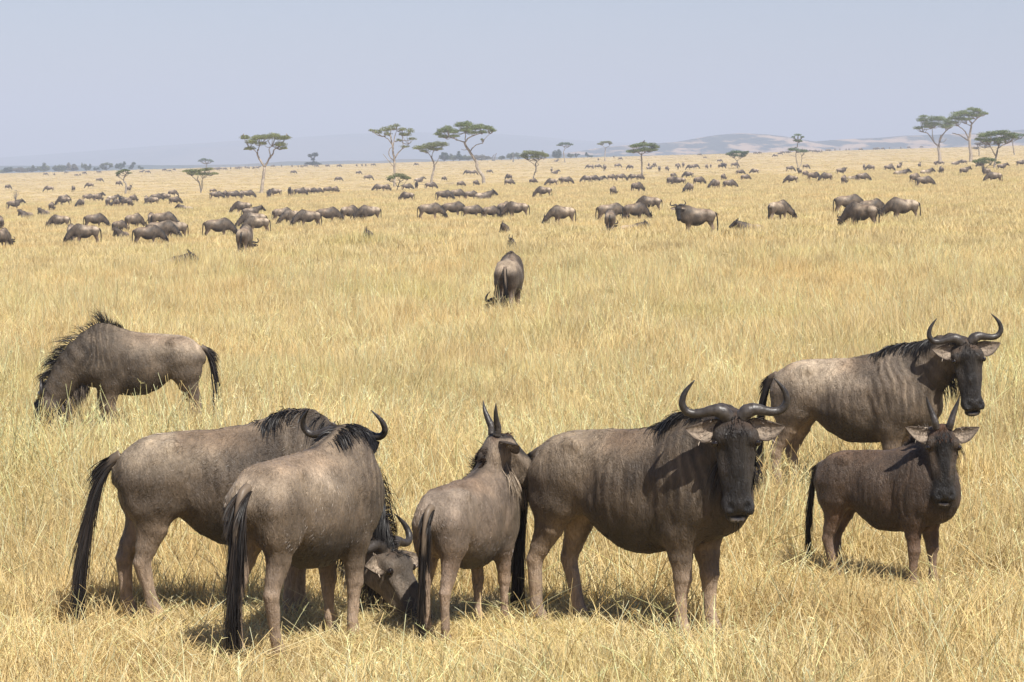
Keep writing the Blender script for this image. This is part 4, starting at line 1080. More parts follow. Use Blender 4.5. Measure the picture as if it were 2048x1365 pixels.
# bare shrub on the left, dead stump
def bare_shrub(label, px, py, w, h, d, n, seed, cat='shrub', name='bare_shrub', bark=BARK_G):
    R = np.random.default_rng(seed); k = F_PX/d; x, y, z = px_point(px, d)
    root = mk_empty(name, (x, y, z-.05)); tag(root, label, cat)
    for i in range(n):
        a = R.uniform(0, 6.28); sp = R.uniform(.1, .5)*w/k; hh = R.uniform(.6, 1)*h/k
        P = spline(np.array([[0, 0, 0], [sp*.35*math.cos(a), sp*.35*math.sin(a), hh*.45], [sp*math.cos(a), sp*math.sin(a), hh]]), 8)
        g = Geo(); add_tube(g, P, np.linspace(1.0, .3, 8)/k*.5, 5, bark*R.uniform(.8, 1.2))
        for q in range(6):
            j = R.integers(3, 8); b = R.normal(0, 1, 3); b[2] = abs(b[2])
            add_tube(g, np.array([P[j], P[j]+nrm(b)*R.uniform(3, 7)/k]), [.35/k*.6, .15/k*.6], 4, bark)
        mk_obj('stem', g.mesh('stem', M_BARK), root)
    return root
bare_shrub('leafless grey shrub at the left edge above a standing wildebeest', 31, 402, 26, 25, solve_depth(31, 402), 9, 5)
def stump(label, px, py, pts, r0, r1, d):
    k = F_PX/d; x, y, z = px_point(px, d)
    root = mk_empty('dead_stump', (x, y, z-.05)); tag(root, label, 'stump', 'dead stumps on the skyline')
    for i, p in enumerate(pts):
        P = np.array([((a-px)/k, .1*i, (py-b)/k) for a, b in p])
        g = Geo(); add_tube(g, spline(P, 8), np.linspace(r0, r1, 8)/k*.5, 7, np.array((.17, .16, .155)))
        mk_obj('trunk' if i == 0 else 'limb', g.mesh('trunk', M_BARK), root)
stump('grey broken stump with a split top right of the S-trunked acacia', 988, 320, [[(988, 321), (990, 312), (993, 304)], [(986, 320), (985, 313), (989, 307)]], 4.5, 1.5, 1450)
stump('thin grey dead trunk left of the low flat thorn tree', 1026, 322, [[(1026, 323), (1027, 314), (1027, 306)]], 3, 1.6, 1300)
stump('slender dead pole with a knob top behind the low flat thorn tree', 1086, 318, [[(1088, 319), (1087, 308), (1085, 298)]], 1.4, 2.2, 1400)

# birds
M_BIRD = m_simple('vulture_plumage', .8, .15, noise=12)
def vulture(label, px, py, d, s, heading, pale, name='vulture'):
    x = (px-1024)/F_PX*d; z = CAM_H+(Y0-py)/F_PX*d
    root = mk_empty(name, (x, d, z), math.radians(heading), s); tag(root, label, 'bird', 'birds on tree crowns')
    g = Geo(); br = np.array((.09, .07, .055))
    P = spline(np.array([(-.36, 0, -.06), (-.24, 0, .10), (-.04, 0, .30), (.08, 0, .48), (.12, 0, .58)]), 12)
    add_tube(g, P, [.03, .07, .11, .14, .165, .175, .17, .155, .13, .11, .09, .06], 10, br, ref=(0, 1, 0)); mk_obj('body', g.mesh('body', M_BIRD), root)
    g = Geo(); add_tube(g, spline(np.array([(.12, 0, .55), (.17, 0, .66), (.22, 0, .70), (.31, 0, .68), (.35, 0, .64)]), 10), [.085, .07, .055, .045, .05, .052, .05, .03, .018, .006], 8, pale, ref=(0, 1, 0)); mk_obj('head', g.mesh('head', M_BIRD), root)
    g = Geo(); add_tube(g, np.array([(.165, 0, .30), (.20, 0, .42), (.17, 0, .52)]), [.05, .09, .06], 8, pale, ref=(0, 1, 0)); mk_obj('breast', g.mesh('breast', M_BIRD), root)
    for sd in (1, -1):
        g = Geo(); add_tube(g, spline(np.array([(.08, .15*sd, .46), (-.06, .18*sd, .28), (-.28, .13*sd, .02), (-.42, .06*sd, -.12)]), 9), [.05, .09, .11, .11, .10, .085, .06, .04, .015], 8, br*.7, ref=(1, 0, 1), flat=.5); mk_obj('wing', g.mesh('wing', M_BIRD), root)
        g = Geo(); add_tube(g, np.array([(.02, .07*sd, .14), (.03, .08*sd, -.04)]), [.03, .018], 6, pale*.6); mk_obj('leg', g.mesh('leg', M_BIRD), root)
dT = solve_depth(522, 386)
vulture('hunched pale-breasted vulture at the left end of the forked acacia crown', 486, 275, dT, .8, -40, np.array((.45, .38, .30)))
vulture('dark vulture at the right end of the forked acacia crown', 574, 275, dT, .8, -120, np.array((.40, .33, .27)))
vulture('single dark bird on the domed acacia right of centre', 1287, 288, solve_depth(1284, 351), .95, 15, np.array((.07, .05, .04)), name='perched_bird')
# ------------------------------------------------------------------ the herd behind
def proto(key):
    kw = dict(horns='adult', detail=False, n_mane=170, beard_n=60, tail_n=70)
    if key == 'g': B = Beast(poll=(1.10, -.05, .66), F=yaw_dir(-6, -64), U=yaw_dir(-6, 26), legs=(.06, -.06, -.05, .08), seed=31)
    elif key == 'r': B = Beast(poll=(1.03, -.32, .66), F=yaw_dir(-42, -62), U=yaw_dir(-42, 28), legs=(-.06, .10, .08, -.05), seed=32)
    elif key == 'a': B = Beast(poll=(1.02, .03, 1.40), F=yaw_dir(4, -42), U=yaw_dir(4, 48), legs=(.02, -.04, .05, -.05), seed=33)
    elif key == 'v': B = Beast(poll=(.84, .24, 1.36), F=(-.05, .22, -1), U=(.1, 1, .2), legs=(-.02, .05, .08, -.06), seed=34, head=1.08)
    elif key == 'd': B = Beast(poll=(.93, -.02, .98), F=yaw_dir(-10, -40), U=yaw_dir(-10, 50), lying=True, seed=35)
    elif key == 'e': B = Beast(poll=(.80, -.25, 1.0), F=(-.05, -.35, -1), U=(-.1, -1, .3), lying=True, seed=36)
    elif key == 'c': B = Beast(poll=(.84, .0, 1.30), F=yaw_dir(0, -45), U=yaw_dir(0, 45), lying=False, calf=1, seed=37, neck=.9); kw.update(horns='spike', mane='fuzz')
    return B, kw
VOXM = .032
PROTO = {}
for key in 'gravdec':
    B, kw = proto(key)
    r = build_beast('wildebeest', B, VOXM, pal=PAL if key != 'c' else PAL_CALF, **kw)
    PROTO[key] = r
    # single-mesh version for the far plain
    g = Geo()
    Vs, Fs = B.surface(.062); Cs = B.coat(Vs, PAL)
    me = r.children
    g.add(Vs, Fs, Cs)
    for side in (1, -1):
        hm = horn_mesh(B, side, kw['horns'], 1)
        co = np.zeros(len(hm.vertices)*3); hm.vertices.foreach_get('co', co); co = co.reshape(-1, 3)
        k = co[:34*12].reshape(34, 12, 3)[::6, ::3].reshape(-1, 3)
        i, j = np.meshgrid(np.arange(5), np.arange(4), indexing='ij')
        g.add(k, np.stack([i*4+j, (i+1)*4+j, (i+1)*4+(j+1) % 4, i*4+(j+1) % 4], -1).reshape(-1, 4), (.03, .025, .02)); bpy.data.meshes.remove(hm)
    z = B.dz
    add_tube(g, np.array([(-.70, 0, 1.03+z), (-.79, 0, .85+z), (-.80, .03, .58+z), (-.80, .05, .40+z)]), [.03, .05, .06, .02], 5, (.015, .012, .01))
    crest = B.neck+B.neck_dor*B.neck_b[:, None]
    add_tube(g, np.vstack([[.15, 0, 1.22+z], crest[2:]]), [.02, .05, .055, .055, .05, .045, .04], 5, (.016, .013, .011))
    PROTO[key+'_far'] = g.mesh('body', M_COAT)
H_OF = dict(g=1.33, r=1.33, a=1.5, v=1.5, d=.93, e=.98, c=1.45)
ORD = ['first', 'second', 'third', 'fourth', 'fifth', 'sixth', 'seventh', 'eighth', 'ninth', 'tenth', 'eleventh', 'twelfth', 'thirteenth', 'fourteenth', 'fifteenth', 'sixteenth', 'seventeenth', 'eighteenth', 'nineteenth', 'twentieth'] + ['number %d' % i for i in range(21, 60)]
c1 = lambda L: [(x/2.926, 200+y/2.926, p, h, s) for x, y, p, h, s in L]
c2 = lambda L: [(650+x/2.926, 200+y/2.926, p, h, s) for x, y, p, h, s in L]
c3 = lambda L: [(1300+x/2.738, 180+y/2.738, p, h, s) for x, y, p, h, s in L]
# (column of the body middle, row of its top, pose, heading, size) read from three strips of the photograph
MID = c1([(355, 668, 'g', 172, .92), (550, 660, 'g', 30, .95), (693, 700, 'g', 60, .75), (778, 660, 'g', 62, .95), (885, 655, 'g', 100, .95), (950, 650, 'g', -12, 1),
          (935, 700, 'g', 10, 1), (858, 728, 'g', 25, .95), (1028, 700, 'r', 215, .95), (505, 720, 'g', 200, 1), (418, 720, 'g', 110, 1), (1270, 685, 'g', 12, 1), (1431, 722, 'g', 88, .98),
          (1490, 650, 'g', 185, 1), (1512, 676, 'g', 190, .9), (1422, 590, 'g', 175, 1), (1465, 612, 'a', 15, .9), (1648, 625, 'g', 30, .95), (1710, 636, 'r', 235, .95),
          (1810, 638, 'g', 195, 1), (1912, 622, 'g', 20, 1), (965, 900, 'd', 12, .78), (3, 675, 'g', 100, 1), (4, 745, 'g', 75, 1),
          (720, 748, 'e', 250, .85), (265, 632, 'e', 250, 1), (160, 642, 'e', 230, 1), (1092, 612, 'd', 180, .85),
          (78, 575, 'a', 10, 1), (300, 595, 'g', 95, .9), (378, 562, 'g', 170, 1), (372, 552, 'g', 20, .95), (475, 577, 'r', 255, .9), (630, 568, 'g', 80, .95), (686, 575, 'r', 250, .85), (735, 555, 'v', 210, 1), (760, 575, 'g', 80, .9), (777, 552, 'g', 60, .9), (855, 558, 'g', 95, .95), (897, 563, 'r', 220, .9),
          (912, 546, 'g', 20, .9), (940, 544, 'g', 10, .9), (968, 544, 'g', 160, .9), (1021, 562, 'g', 40, .9), (1262, 531, 'g', 8, 1), (1362, 528, 'g', 15, 1), (1413, 528, 'g', 95, 1), (1445, 524, 'g', 5, 1), (1315, 528, 'g', 80, .9), (1575, 520, 'r', 290, 1), (1615, 515, 'g', 180, .95),
          (1700, 505, 'v', 250, 1), (1752, 512, 'g', 15, .95), (1792, 510, 'g', 180, .9), (1822, 511, 'g', 0, .85), (1857, 512, 'g', 30, .8), (1916, 505, 'g', 40, .85), (1962, 502, 'g', 75, .9), (560, 543, 'd', 10, 1.1), (568, 545, 'g', 60, 1), (512, 548, 'g', 10, .9), (655, 555, 'd', 20, 1)]) + \
      c2([(138, 612, 'r', 65, 1), (265, 612, 'r', 200, 1), (610, 598, 'g', 8, 1.02), (745, 590, 'g', 12, 1), (858, 610, 'g', 20, .85), (963, 615, 'g', 40, .82), (1045, 591, 'g', 60, .98), (1128, 590, 'g', 170, 1), (1395, 612, 'r', 205, 1), (1664, 598, 'g', 15, 1.02), (1668, 632, 'g', 80, 1), (1808, 595, 'g', 28, 1), (1905, 557, 'g', 172, 1),
          (267, 757, 'e', 272, .88), (1060, 718, 'e', 262, .80), (1080, 806, 'e', 285, .74), (1788, 712, 'd', 15, .72),
          (485, 535, 'g', 160, .9), (692, 525, 'g', 10, 1), (768, 518, 'g', 30, 1), (850, 528, 'g', 10, .85), (925, 530, 'd', 15, 1.2), (1283, 503, 'g', 165, 1.02), (1332, 457, 'g', 175, .95), (1380, 447, 'g', 70, .9), (1410, 447, 'g', 20, 1), (1685, 502, 'g', 70, .85), (1822, 478, 'g', 50, .98), (1535, 440, 'g', 170, .95), (1568, 438, 'g', 10, .95), (1597, 445, 'd', 0, 1.1), (1674, 433, 'g', 45, .9), (1728, 430, 'g', 20, .95), (1805, 432, 'g', 175, .9), (1843, 430, 'g', 60, .95), (2026, 445, 'g', 45, 1), (2038, 425, 'g', 50, .8), (1075, 460, 'g', 30, .9), (615, 478, 'g', 15, .95), (535, 473, 'v', 265, .95), (478, 487, 'g', 10, .9), (320, 490, 'r', 200, .95), (358, 490, 'g', 60, .95), (792, 473, 'g', 40, .8), (882, 466, 'g', 60, .85), (1215, 457, 'g', 40, .8)]) + \
      c3([(262, 607, 'v', 184, 1.02), (700, 597, 'r', 42, 1.02), (560, 716, 'd', 190, .72), (1080, 567, 'g', 8, 1), (1165, 608, 'g', 140, 1), (1207, 590, 'g', 20, .95), (1392, 583, 'r', 195, 1.02), (1280, 650, 'd', 160, .6),
          (218, 505, 'r', 240, .95), (360, 486, 'r', 230, 1), (432, 488, 'g', 25, .95), (265, 472, 'g', 25, .95), (115, 472, 'g', 60, .95), (163, 475, 'g', 165, .95), (212, 445, 'g', 170, .95), (125, 452, 'g', 50, .8), (401, 457, 'g', 70, .9), (520, 460, 'g', 30, .85), (492, 435, 'g', 5, .85), (575, 430, 'g', 175, .85), (778, 465, 'g', 175, .9), (894, 447, 'r', 330, 1), (970, 450, 'r', 210, 1), (1045, 420, 'v', 10, .95), (1061, 465, 'g', 70, .95), (1162, 452, 'g', 15, .95), (820, 425, 'a', 95, .9), (850, 440, 'g', 60, .85), (765, 415, 'g', 10, .9), (852, 405, 'g', 40, .85), (1172, 405, 'g', 85, .9), (1210, 407, 'r', 210, .95), (1306, 408, 'g', 15, .95), (1318, 401, 'g', 60, .85), (1364, 400, 'd', 60, 1.2), (1370, 433, 'd', 10, 1.2), (1510, 430, 'd', 20, 1.1), (1596, 417, 'g', 95, .95), (1720, 415, 'a', 20, .9), (1447, 452, 'g', 40, 1), (1498, 468, 'g', 5, .98), (1809, 392, 'g', 140, .95), (1888, 445, 'g', 190, 1), (1842, 418, 'v', 210, .95), (1925, 397, 'a', 15, .9), (2030, 382, 'g', 10, 1), (1718, 380, 'g', 170, .9), (1112, 462, 'd', 0, 1.1)])
FAR = c1([(45, 493, 'g', 40, 1), (290, 501, 'g', 175, 1), (430, 500, 'g', 120, 1), (527, 483, 'g', 170, 1), (580, 455, 'g', 5, 1), (693, 472, 'g', 50, 1), (755, 495, 'a', 80, 1), (492, 419, 'g', 40, 1), (265, 425, 'g', 20, 1), (828, 409, 'a', 10, 1), (862, 412, 'g', 15, 1), (960, 402, 'g', 0, 1), (1018, 399, 'g', 60, 1), (1008, 524, 'g', 30, .9), (990, 408, 'g', 20, .8), (445, 433, 'g', 0, .8), (390, 417, 'g', 170, .9), (317, 427, 'g', 90, .9), (570, 414, 'g', 80, .9), (583, 414, 'g', 60, .9), (468, 430, 'g', 90, .8),
          (1265, 396, 'g', 10, 1), (1290, 394, 'g', 170, 1), (1315, 395, 'g', 30, 1), (1350, 391, 'g', 90, 1), (1385, 391, 'g', 5, 1), (1405, 389, 'g', 170, 1), (1436, 386, 'g', 80, 1), (1452, 390, 'g', 60, .9), (1486, 389, 'g', 120, 1), (1508, 386, 'a', 10, 1), (1595, 380, 'g', 5, 1), (1648, 378, 'g', 90, 1), (1709, 379, 'g', 85, 1), (1745, 381, 'g', 90, .9), (1763, 380, 'g', 80, 1), (1790, 378, 'g', 170, 1), (1850, 379, 'g', 10, 1), (1913, 376, 'g', 15, 1), (1982, 377, 'g', 30, 1), (1715, 411, 'g', 5, 1), (1980, 449, 'g', 10, .8), (1244, 518, 'g', 20, .6)]) + \
      c2([(250, 437, 'g', 10, 1), (80, 448, 'g', 170, .8), (195, 414, 'g', 20, .9), (838, 409, 'g', 160, 1), (865, 410, 'g', 20, 1), (1077, 431, 'g', 140, 1), (960, 407, 'g', 10, .8), (1326, 392, 'a', 85, 1), (1344, 410, 'd', 0, 1), (1549, 378, 'g', 170, 1), (1565, 377, 'g', 70, 1), (1595, 376, 'g', 20, 1), (1637, 376, 'g', 90, 1.3), (1711, 371, 'g', 5, 1), (1788, 378, 'g', 150, 1), (1895, 367, 'g', 80, 1), (1927, 366, 'g', 60, 1), (1957, 386, 'g', 90, 1), (2000, 385, 'g', 70, 1), (1897, 385, 'd', 20, 1), (185, 374, 'g', 85, 1), (216, 373, 'g', 80, 1), (238, 373, 'g', 95, 1), (280, 371, 'g', 10, 1), (82, 377, 'g', 0, 1), (12, 376, 'g', 90, 1), (537, 368, 'g', 165, 1), (1690, 325, 'g', 80, 1), (1727, 333, 'g', 60, 1.1), (1600, 338, 'g', 90, 1), (1352, 349, 'd', 0, 1), (695, 446, 'g', 60, .8), (548, 451, 'd', 20, 1.1)]) + \
      c3([(25, 397, 'g', 85, 1), (52, 417, 'g', 90, 1), (92, 415, 'g', 70, 1), (150, 400, 'g', 60, 1), (154, 407, 'g', 95, 1), (183, 396, 'g', 90, 1.1), (225, 408, 'g', 170, 1), (243, 404, 'g', 10, 1), (310, 405, 'g', 80, 1), (333, 405, 'g', 90, .8), (390, 402, 'g', 30, 1), (405, 396, 'g', 150, 1), (462, 396, 'g', 10, 1), (380, 378, 'g', 20, .9), (300, 364, 'g', 20, .7), (688, 351, 'g', 170, 1), (710, 341, 'g', 20, 1), (270, 347, 'g', 10, 1), (575, 339, 'g', 10, 1), (603, 338, 'g', 170, 1), (722, 335, 'g', 0, 1), (745, 334, 'g', 20, 1), (765, 334, 'g', 170, 1), (880, 327, 'g', 160, 1), (900, 327, 'g', 10, 1.2), (920, 330, 'g', 20, 1), (940, 327, 'g', 80, 1.1), (970, 324, 'g', 15, 1), (985, 323, 'g', 60, 1), (1013, 320, 'g', 90, 1.1), (1040, 320, 'g', 80, 1), (1074, 320, 'g', 95, 1), (1090, 319, 'g', 85, 1), (1152, 318, 'g', 20, 1.1), (1230, 316, 'g', 0, 1), (1250, 315, 'g', 170, 1), (1273, 315, 'g', 10, 1), (1312, 312, 'g', 90, 1), (1373, 311, 'g', 80, 1), (1415, 309, 'g', 15, 1), (1485, 307, 'g', 10, 1), (1476, 392, 'a', 85, .9), (1562, 388, 'g', 60, .8), (1592, 385, 'g', 175, .9), (1670, 389, 'd', 0, 1)])
SECT = [(330, 'near the crooked thorn tree'), (470, 'near the twin-stemmed tree'), (650, 'near the vulture acacia'), (840, 'near the bare-limbed acacia'), (1010, 'near the S-trunked acacia'), (1180, 'near the low thorn tree'), (1400, 'near the dark-bird acacia'), (1560, 'near the rounded acacia'), (1800, 'near the two-tiered acacia'), (3000, 'near the right-hand grove')]
POSE = dict(g='grazing', r='grazing', a='alert', v='head-turned', d='resting', e='half-hidden', c='young')
LYING = []
def herd():
    items = [(x, y, p, h, s, 'mid') for x, y, p, h, s in MID]+[(x, y, p, h, s, 'far') for x, y, p, h, s in FAR]
    recs = []
    for x, y, p, h, s, kind in items:
        sec = next(n for lim, n in SECT if x < lim)
        tc = y+TILT*(x-1024)
        if kind == 'mid': band = 'front rows' if tc > 403 else ('middle rows' if tc > 372 else 'back rows')
        else: band = 'far plain' if tc > 326 else 'skyline'
        recs.append([x, y, p, h, s, kind, sec, band])
    recs.sort(key=lambda r: r[0])
    count = {}
    used = {k: False for k in PROTO}
    R = np.random.default_rng(77)
    for x, y, p, h, s, kind, sec, band in recs:
        n = count.setdefault((sec, band), 0); count[(sec, band)] += 1
        grp = {'front rows': 'herd in the tall grass, front rows', 'middle rows': 'herd in the tall grass, middle rows', 'back rows': 'herd in the tall grass, back rows', 'far plain': 'tiny wildebeest on the far plain', 'skyline': 'tiny wildebeest along the skyline'}[band]
        where = {'front rows': 'in the front rows', 'middle rows': 'in the middle rows', 'back rows': 'in the back rows', 'far plain': 'on the far plain', 'skyline': 'on the skyline'}[band]
        lab = '%s wildebeest, %s from left %s %s' % (POSE[p] if kind == 'mid' else 'tiny dark', ORD[n], where, sec)
        d = solve_depth(x, y, H_OF[p]*s)
        X, Yd, Z = px_point(x, d)
        if p in 'de' and kind == 'mid': LYING.append((X, Yd))
        if kind == 'mid':
            o = PROTO[p] if not used[p] else copy_tree(PROTO[p]); used[p] = True
        else:
            o = bpy.data.objects.new('wildebeest', PROTO[p+'_far']); COL.objects.link(o)
        o.location = (X, Yd, Z-.02); o.rotation_euler = (0, 0, math.radians(h+R.normal(0, 6))); o.scale = (s, s*.92, s)
        tag(o, lab, 'wildebeest', grp)
    for k, u in used.items():
        if len(k) == 1 and not u:
            r = PROTO[k]
            for c in list(r.children_recursive): bpy.data.objects.remove(c)
            bpy.data.objects.remove(r)
herd()
# ------------------------------------------------------------------ grass
def m_grass():
    m, nt, b = new_mat('dry_grass')
    at = nd(nt, 'ShaderNodeAttribute', attribute_name='coat')
    g = nd(nt, 'ShaderNodeNewGeometry')
    mp = nd(nt, 'ShaderNodeMapping'); mp.inputs['Scale'].default_value = (1.0, .45, 1.0)
    nt.links.new(g.outputs['Position'], mp.inputs[0])
    n1 = nd(nt, 'ShaderNodeTexNoise'); n1.inputs['Scale'].default_value = .22; n1.inputs['Detail'].default_value = 4
    n2 = nd(nt, 'ShaderNodeTexNoise'); n2.inputs['Scale'].default_value = .9; n2.inputs['Detail'].default_value = 4
    nt.links.new(mp.outputs[0], n1.inputs['Vector']); nt.links.new(mp.outputs[0], n2.inputs['Vector'])
    oi = nd(nt, 'ShaderNodeObjectInfo')
    r1 = ramp(nt, [(.36, (1.03, .98, .92)), (.52, (1, 1, 1)), (.70, (.96, .99, .86))]); nt.links.new(n1.outputs[0], r1.inputs[0])
    r2 = ramp(nt, [(.35, (.87, .85, .83)), (.62, (1.06, 1.06, 1.06))]); nt.links.new(n2.outputs[0], r2.inputs[0])
    r3 = ramp(nt, [(0, (.84, .82, .80)), (.5, (1, 1, 1)), (1, (1.16, 1.15, 1.13))]); nt.links.new(oi.outputs['Random'], r3.inputs[0])
    src = at.outputs['Color']
    for r in (r1, r2, r3):
        mx = nd(nt, 'ShaderNodeMixRGB', blend_type='MULTIPLY'); mx.inputs[0].default_value = 1
        nt.links.new(src, mx.inputs[1]); nt.links.new(r.outputs[0], mx.inputs[2]); src = mx.outputs[0]
    nt.links.new(src, b.inputs['Base Color'])
    b.inputs['Roughness'].default_value = .55; b.inputs['Specular IOR Level'].default_value = .25
    tr = nd(nt, 'ShaderNodeBsdfTranslucent'); nt.links.new(src, tr.inputs['Color'])
    ms = nd(nt, 'ShaderNodeMixShader'); ms.inputs[0].default_value = .34
    out = nt.nodes['Material Output']
    nt.links.new(b.outputs[0], ms.inputs[1]); nt.links.new(tr.outputs[0], ms.inputs[2]); nt.links.new(ms.outputs[0], out.inputs['Surface'])
    return m
M_GRASS = m_grass()
STRAW = np.array([(.77, .615, .31), (.81, .68, .37), (.69, .54, .26), (.84, .735, .46), (.68, .59, .26), (.56, .40, .19)])
STRAW_P = np.array([.28, .26, .18, .14, .10, .04])
def blades(n, radius, h0, h1, w, lean, bend, rs, segs=3, flat=False, pale=0.0, z0=-.02):
    R = np.random.default_rng(rs)
    a = R.uniform(0, 2*np.pi, n); r = radius*np.sqrt(R.uniform(0, 1, n))
    P = np.stack([r*np.cos(a), r*np.sin(a), np.full(n, z0)], -1)
    if flat: P[:, 2] = R.uniform(.02, .16, n)
    az = R.uniform(0, 2*np.pi, n); L = R.uniform(h0, h1, n)
    ln = np.abs(R.normal(0, lean, n)) if not flat else R.uniform(.8, 1.5, n)
    D = np.stack([np.cos(az)*np.sin(ln), np.sin(az)*np.sin(ln), np.cos(ln)], -1)
    bd = np.stack([np.cos(az), np.sin(az), -.4*np.ones(n)], -1)*(np.abs(R.normal(0, bend, n))[:, None])
    sa = R.uniform(0, np.pi, n); side = np.stack([np.cos(sa), np.sin(sa), np.zeros(n)], -1)
    ww = w*R.uniform(.6, 1.4, n)
    rows = []
    for i in range(segs+1):
        t = i/segs; wi = (ww*(1-t**2.2)*.5+.0003)[:, None]
        rows.append(np.stack([P-side*wi, P+side*wi], 1))
        D = nrm(D+bd/segs*(.3+1.4*t)); P = P+D*(L/segs)[:, None]
    V = np.stack(rows, 1).reshape(-1, 3)
    b = (np.arange(n)*(segs+1)*2)[:, None]; i = np.arange(segs)[None]*2
    F = np.stack([b+i, b+i+1, b+i+3, b+i+2], -1).reshape(-1, 4)
    c = STRAW[R.choice(len(STRAW), n, p=STRAW_P)]*R.uniform(.8, 1.15, (n, 1))*(1+pale)
    c = np.repeat(c, (segs+1)*2, 0)
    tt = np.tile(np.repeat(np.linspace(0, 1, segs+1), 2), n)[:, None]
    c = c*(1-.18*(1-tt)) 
    return V, F, np.clip(c, 0, .85)
def seed_heads(rs, n, radius, h0, h1):
    """thin stalks with a feathery head"""
    g = Geo(); R = np.random.default_rng(rs)
    for _ in range(n):
        a = R.uniform(0, 6.28); r = radius*math.sqrt(R.uniform(0, 1)); L = R.uniform(h0, h1); az = R.uniform(0, 6.28); ln = abs(R.normal(0, .36))
        p0 = np.array([r*math.cos(a), r*math.sin(a), -.02]); dv = np.array([math.cos(az)*math.sin(ln), math.sin(az)*math.sin(ln), math.cos(ln)])
        bend = np.array([math.cos(az), math.sin(az), -.3])*abs(R.normal(0, .16))
        P = np.array([p0+dv*L*t+bend*L*t*t for t in np.linspace(0, 1, 5)])
        c = STRAW[R.choice(4)]*R.uniform(.95, 1.25)
        V, F, T = tube(P, np.linspace(.0036, .0018, 5), 3, cap=False); g.add(V, F, np.clip(c*1.08, 0, .88))
        if R.uniform() < .3:
            m = 8; k = R.uniform(.78, 1.0, m)
            roots = np.array([p0+dv*L*t+bend*L*t*t for t in k])
            V, F, cc = hair(roots, np.tile(dv, (m, 1)), .045, .004, int(R.integers(1e6)), droop=.2, spread=.5, segs=1, col=np.clip(c*1.05, 0, .85)); g.add(V, F, cc)
    return g
def coll(name, meshes):
    c = bpy.data.collections.new(name)
    for i, me in enumerate(meshes):
        c.objects.link(bpy.data.objects.new('%s_%02d' % (name, i), me))
    return c
def gn_scatter(name, label, pts, scl, rot, pick, col):
    me = bpy.data.meshes.new(name); me.vertices.add(len(pts)); me.vertices.foreach_set('co', np.asarray(pts, np.float32).ravel())
    a = me.attributes.new('scl', 'FLOAT_VECTOR', 'POINT'); a.data.foreach_set('vector', np.asarray(scl, np.float32).ravel())
    a = me.attributes.new('rot', 'FLOAT_VECTOR', 'POINT'); a.data.foreach_set('vector', np.asarray(rot, np.float32).ravel())
    a = me.attributes.new('pick', 'INT', 'POINT'); a.data.foreach_set('value', np.asarray(pick, np.int32))
    me.materials.append(M_GRASS)
    o = mk_obj(name, me)
    ng = bpy.data.node_groups.new(name, 'GeometryNodeTree')
    ng.interface.new_socket('Geometry', in_out='INPUT', socket_type='NodeSocketGeometry')
    ng.interface.new_socket('Geometry', in_out='OUTPUT', socket_type='NodeSocketGeometry')
    N, L = ng.nodes, ng.links
    gi = N.new('NodeGroupInput'); go = N.new('NodeGroupOutput')
    ci = N.new('GeometryNodeCollectionInfo'); ci.inputs['Collection'].default_value = col
    ci.inputs['Separate Children'].default_value = True; ci.inputs['Reset Children'].default_value = True
    ip = N.new('GeometryNodeInstanceOnPoints'); ip.inputs['Pick Instance'].default_value = True
    def na(nm, t):
        q = N.new('GeometryNodeInputNamedAttribute'); q.data_type = t; q.inputs['Name'].default_value = nm; return q.outputs[0]
    er = N.new('FunctionNodeEulerToRotation')
    L.new(na('rot', 'FLOAT_VECTOR'), er.inputs[0]); L.new(er.outputs[0], ip.inputs['Rotation'])
    L.new(na('scl', 'FLOAT_VECTOR'), ip.inputs['Scale']); L.new(na('pick', 'INT'), ip.inputs['Instance Index'])
    L.new(gi.outputs[0], ip.inputs['Points']); L.new(ci.outputs[0], ip.inputs['Instance']); L.new(ip.outputs[0], go.inputs[0])
    md = o.modifiers.new('scatter', 'NODES'); md.node_group = ng
    tag(o, label, 'grass', kind='stuff')
    return o
def meshes_of(fn, n): return [fn(i) for i in range(n)]
def tuft(i, parts):
    g = Geo()
    for q in parts:
        V, F, c = q; g.add(V, F, c)
    return g.mesh('tuft', M_GRASS)
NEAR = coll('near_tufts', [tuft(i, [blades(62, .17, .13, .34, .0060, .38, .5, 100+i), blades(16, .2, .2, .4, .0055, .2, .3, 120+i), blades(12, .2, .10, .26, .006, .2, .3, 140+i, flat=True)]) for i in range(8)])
def _st(i):
    g = seed_heads(200+i, 9, .25, .40, .72)
    V, F, c = blades(7, .25, .35, .62, .0055, .35, .7, 230+i, pale=.12); g.add(V, F, c)
    V, F, c = blades(3, .25, .35, .6, .005, .2, .3, 250+i, flat=True, pale=.12); V[:, 2] += .12; g.add(V, F, c)
    return g.mesh('stalks', M_GRASS)
STALK = coll('stalks', [_st(i) for i in range(8)])
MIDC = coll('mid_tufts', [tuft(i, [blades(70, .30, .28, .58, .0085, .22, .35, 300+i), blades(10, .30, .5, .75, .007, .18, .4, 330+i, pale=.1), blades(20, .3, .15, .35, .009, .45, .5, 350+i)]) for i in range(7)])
FARC = coll('far_tufts', [tuft(i, [blades(95, .85, .40, .68, .024, .20, .35, 400+i, segs=2), blades(14, .85, .6, .85, .018, .2, .4, 430+i, segs=2, pale=.1)]) for i in range(7)])
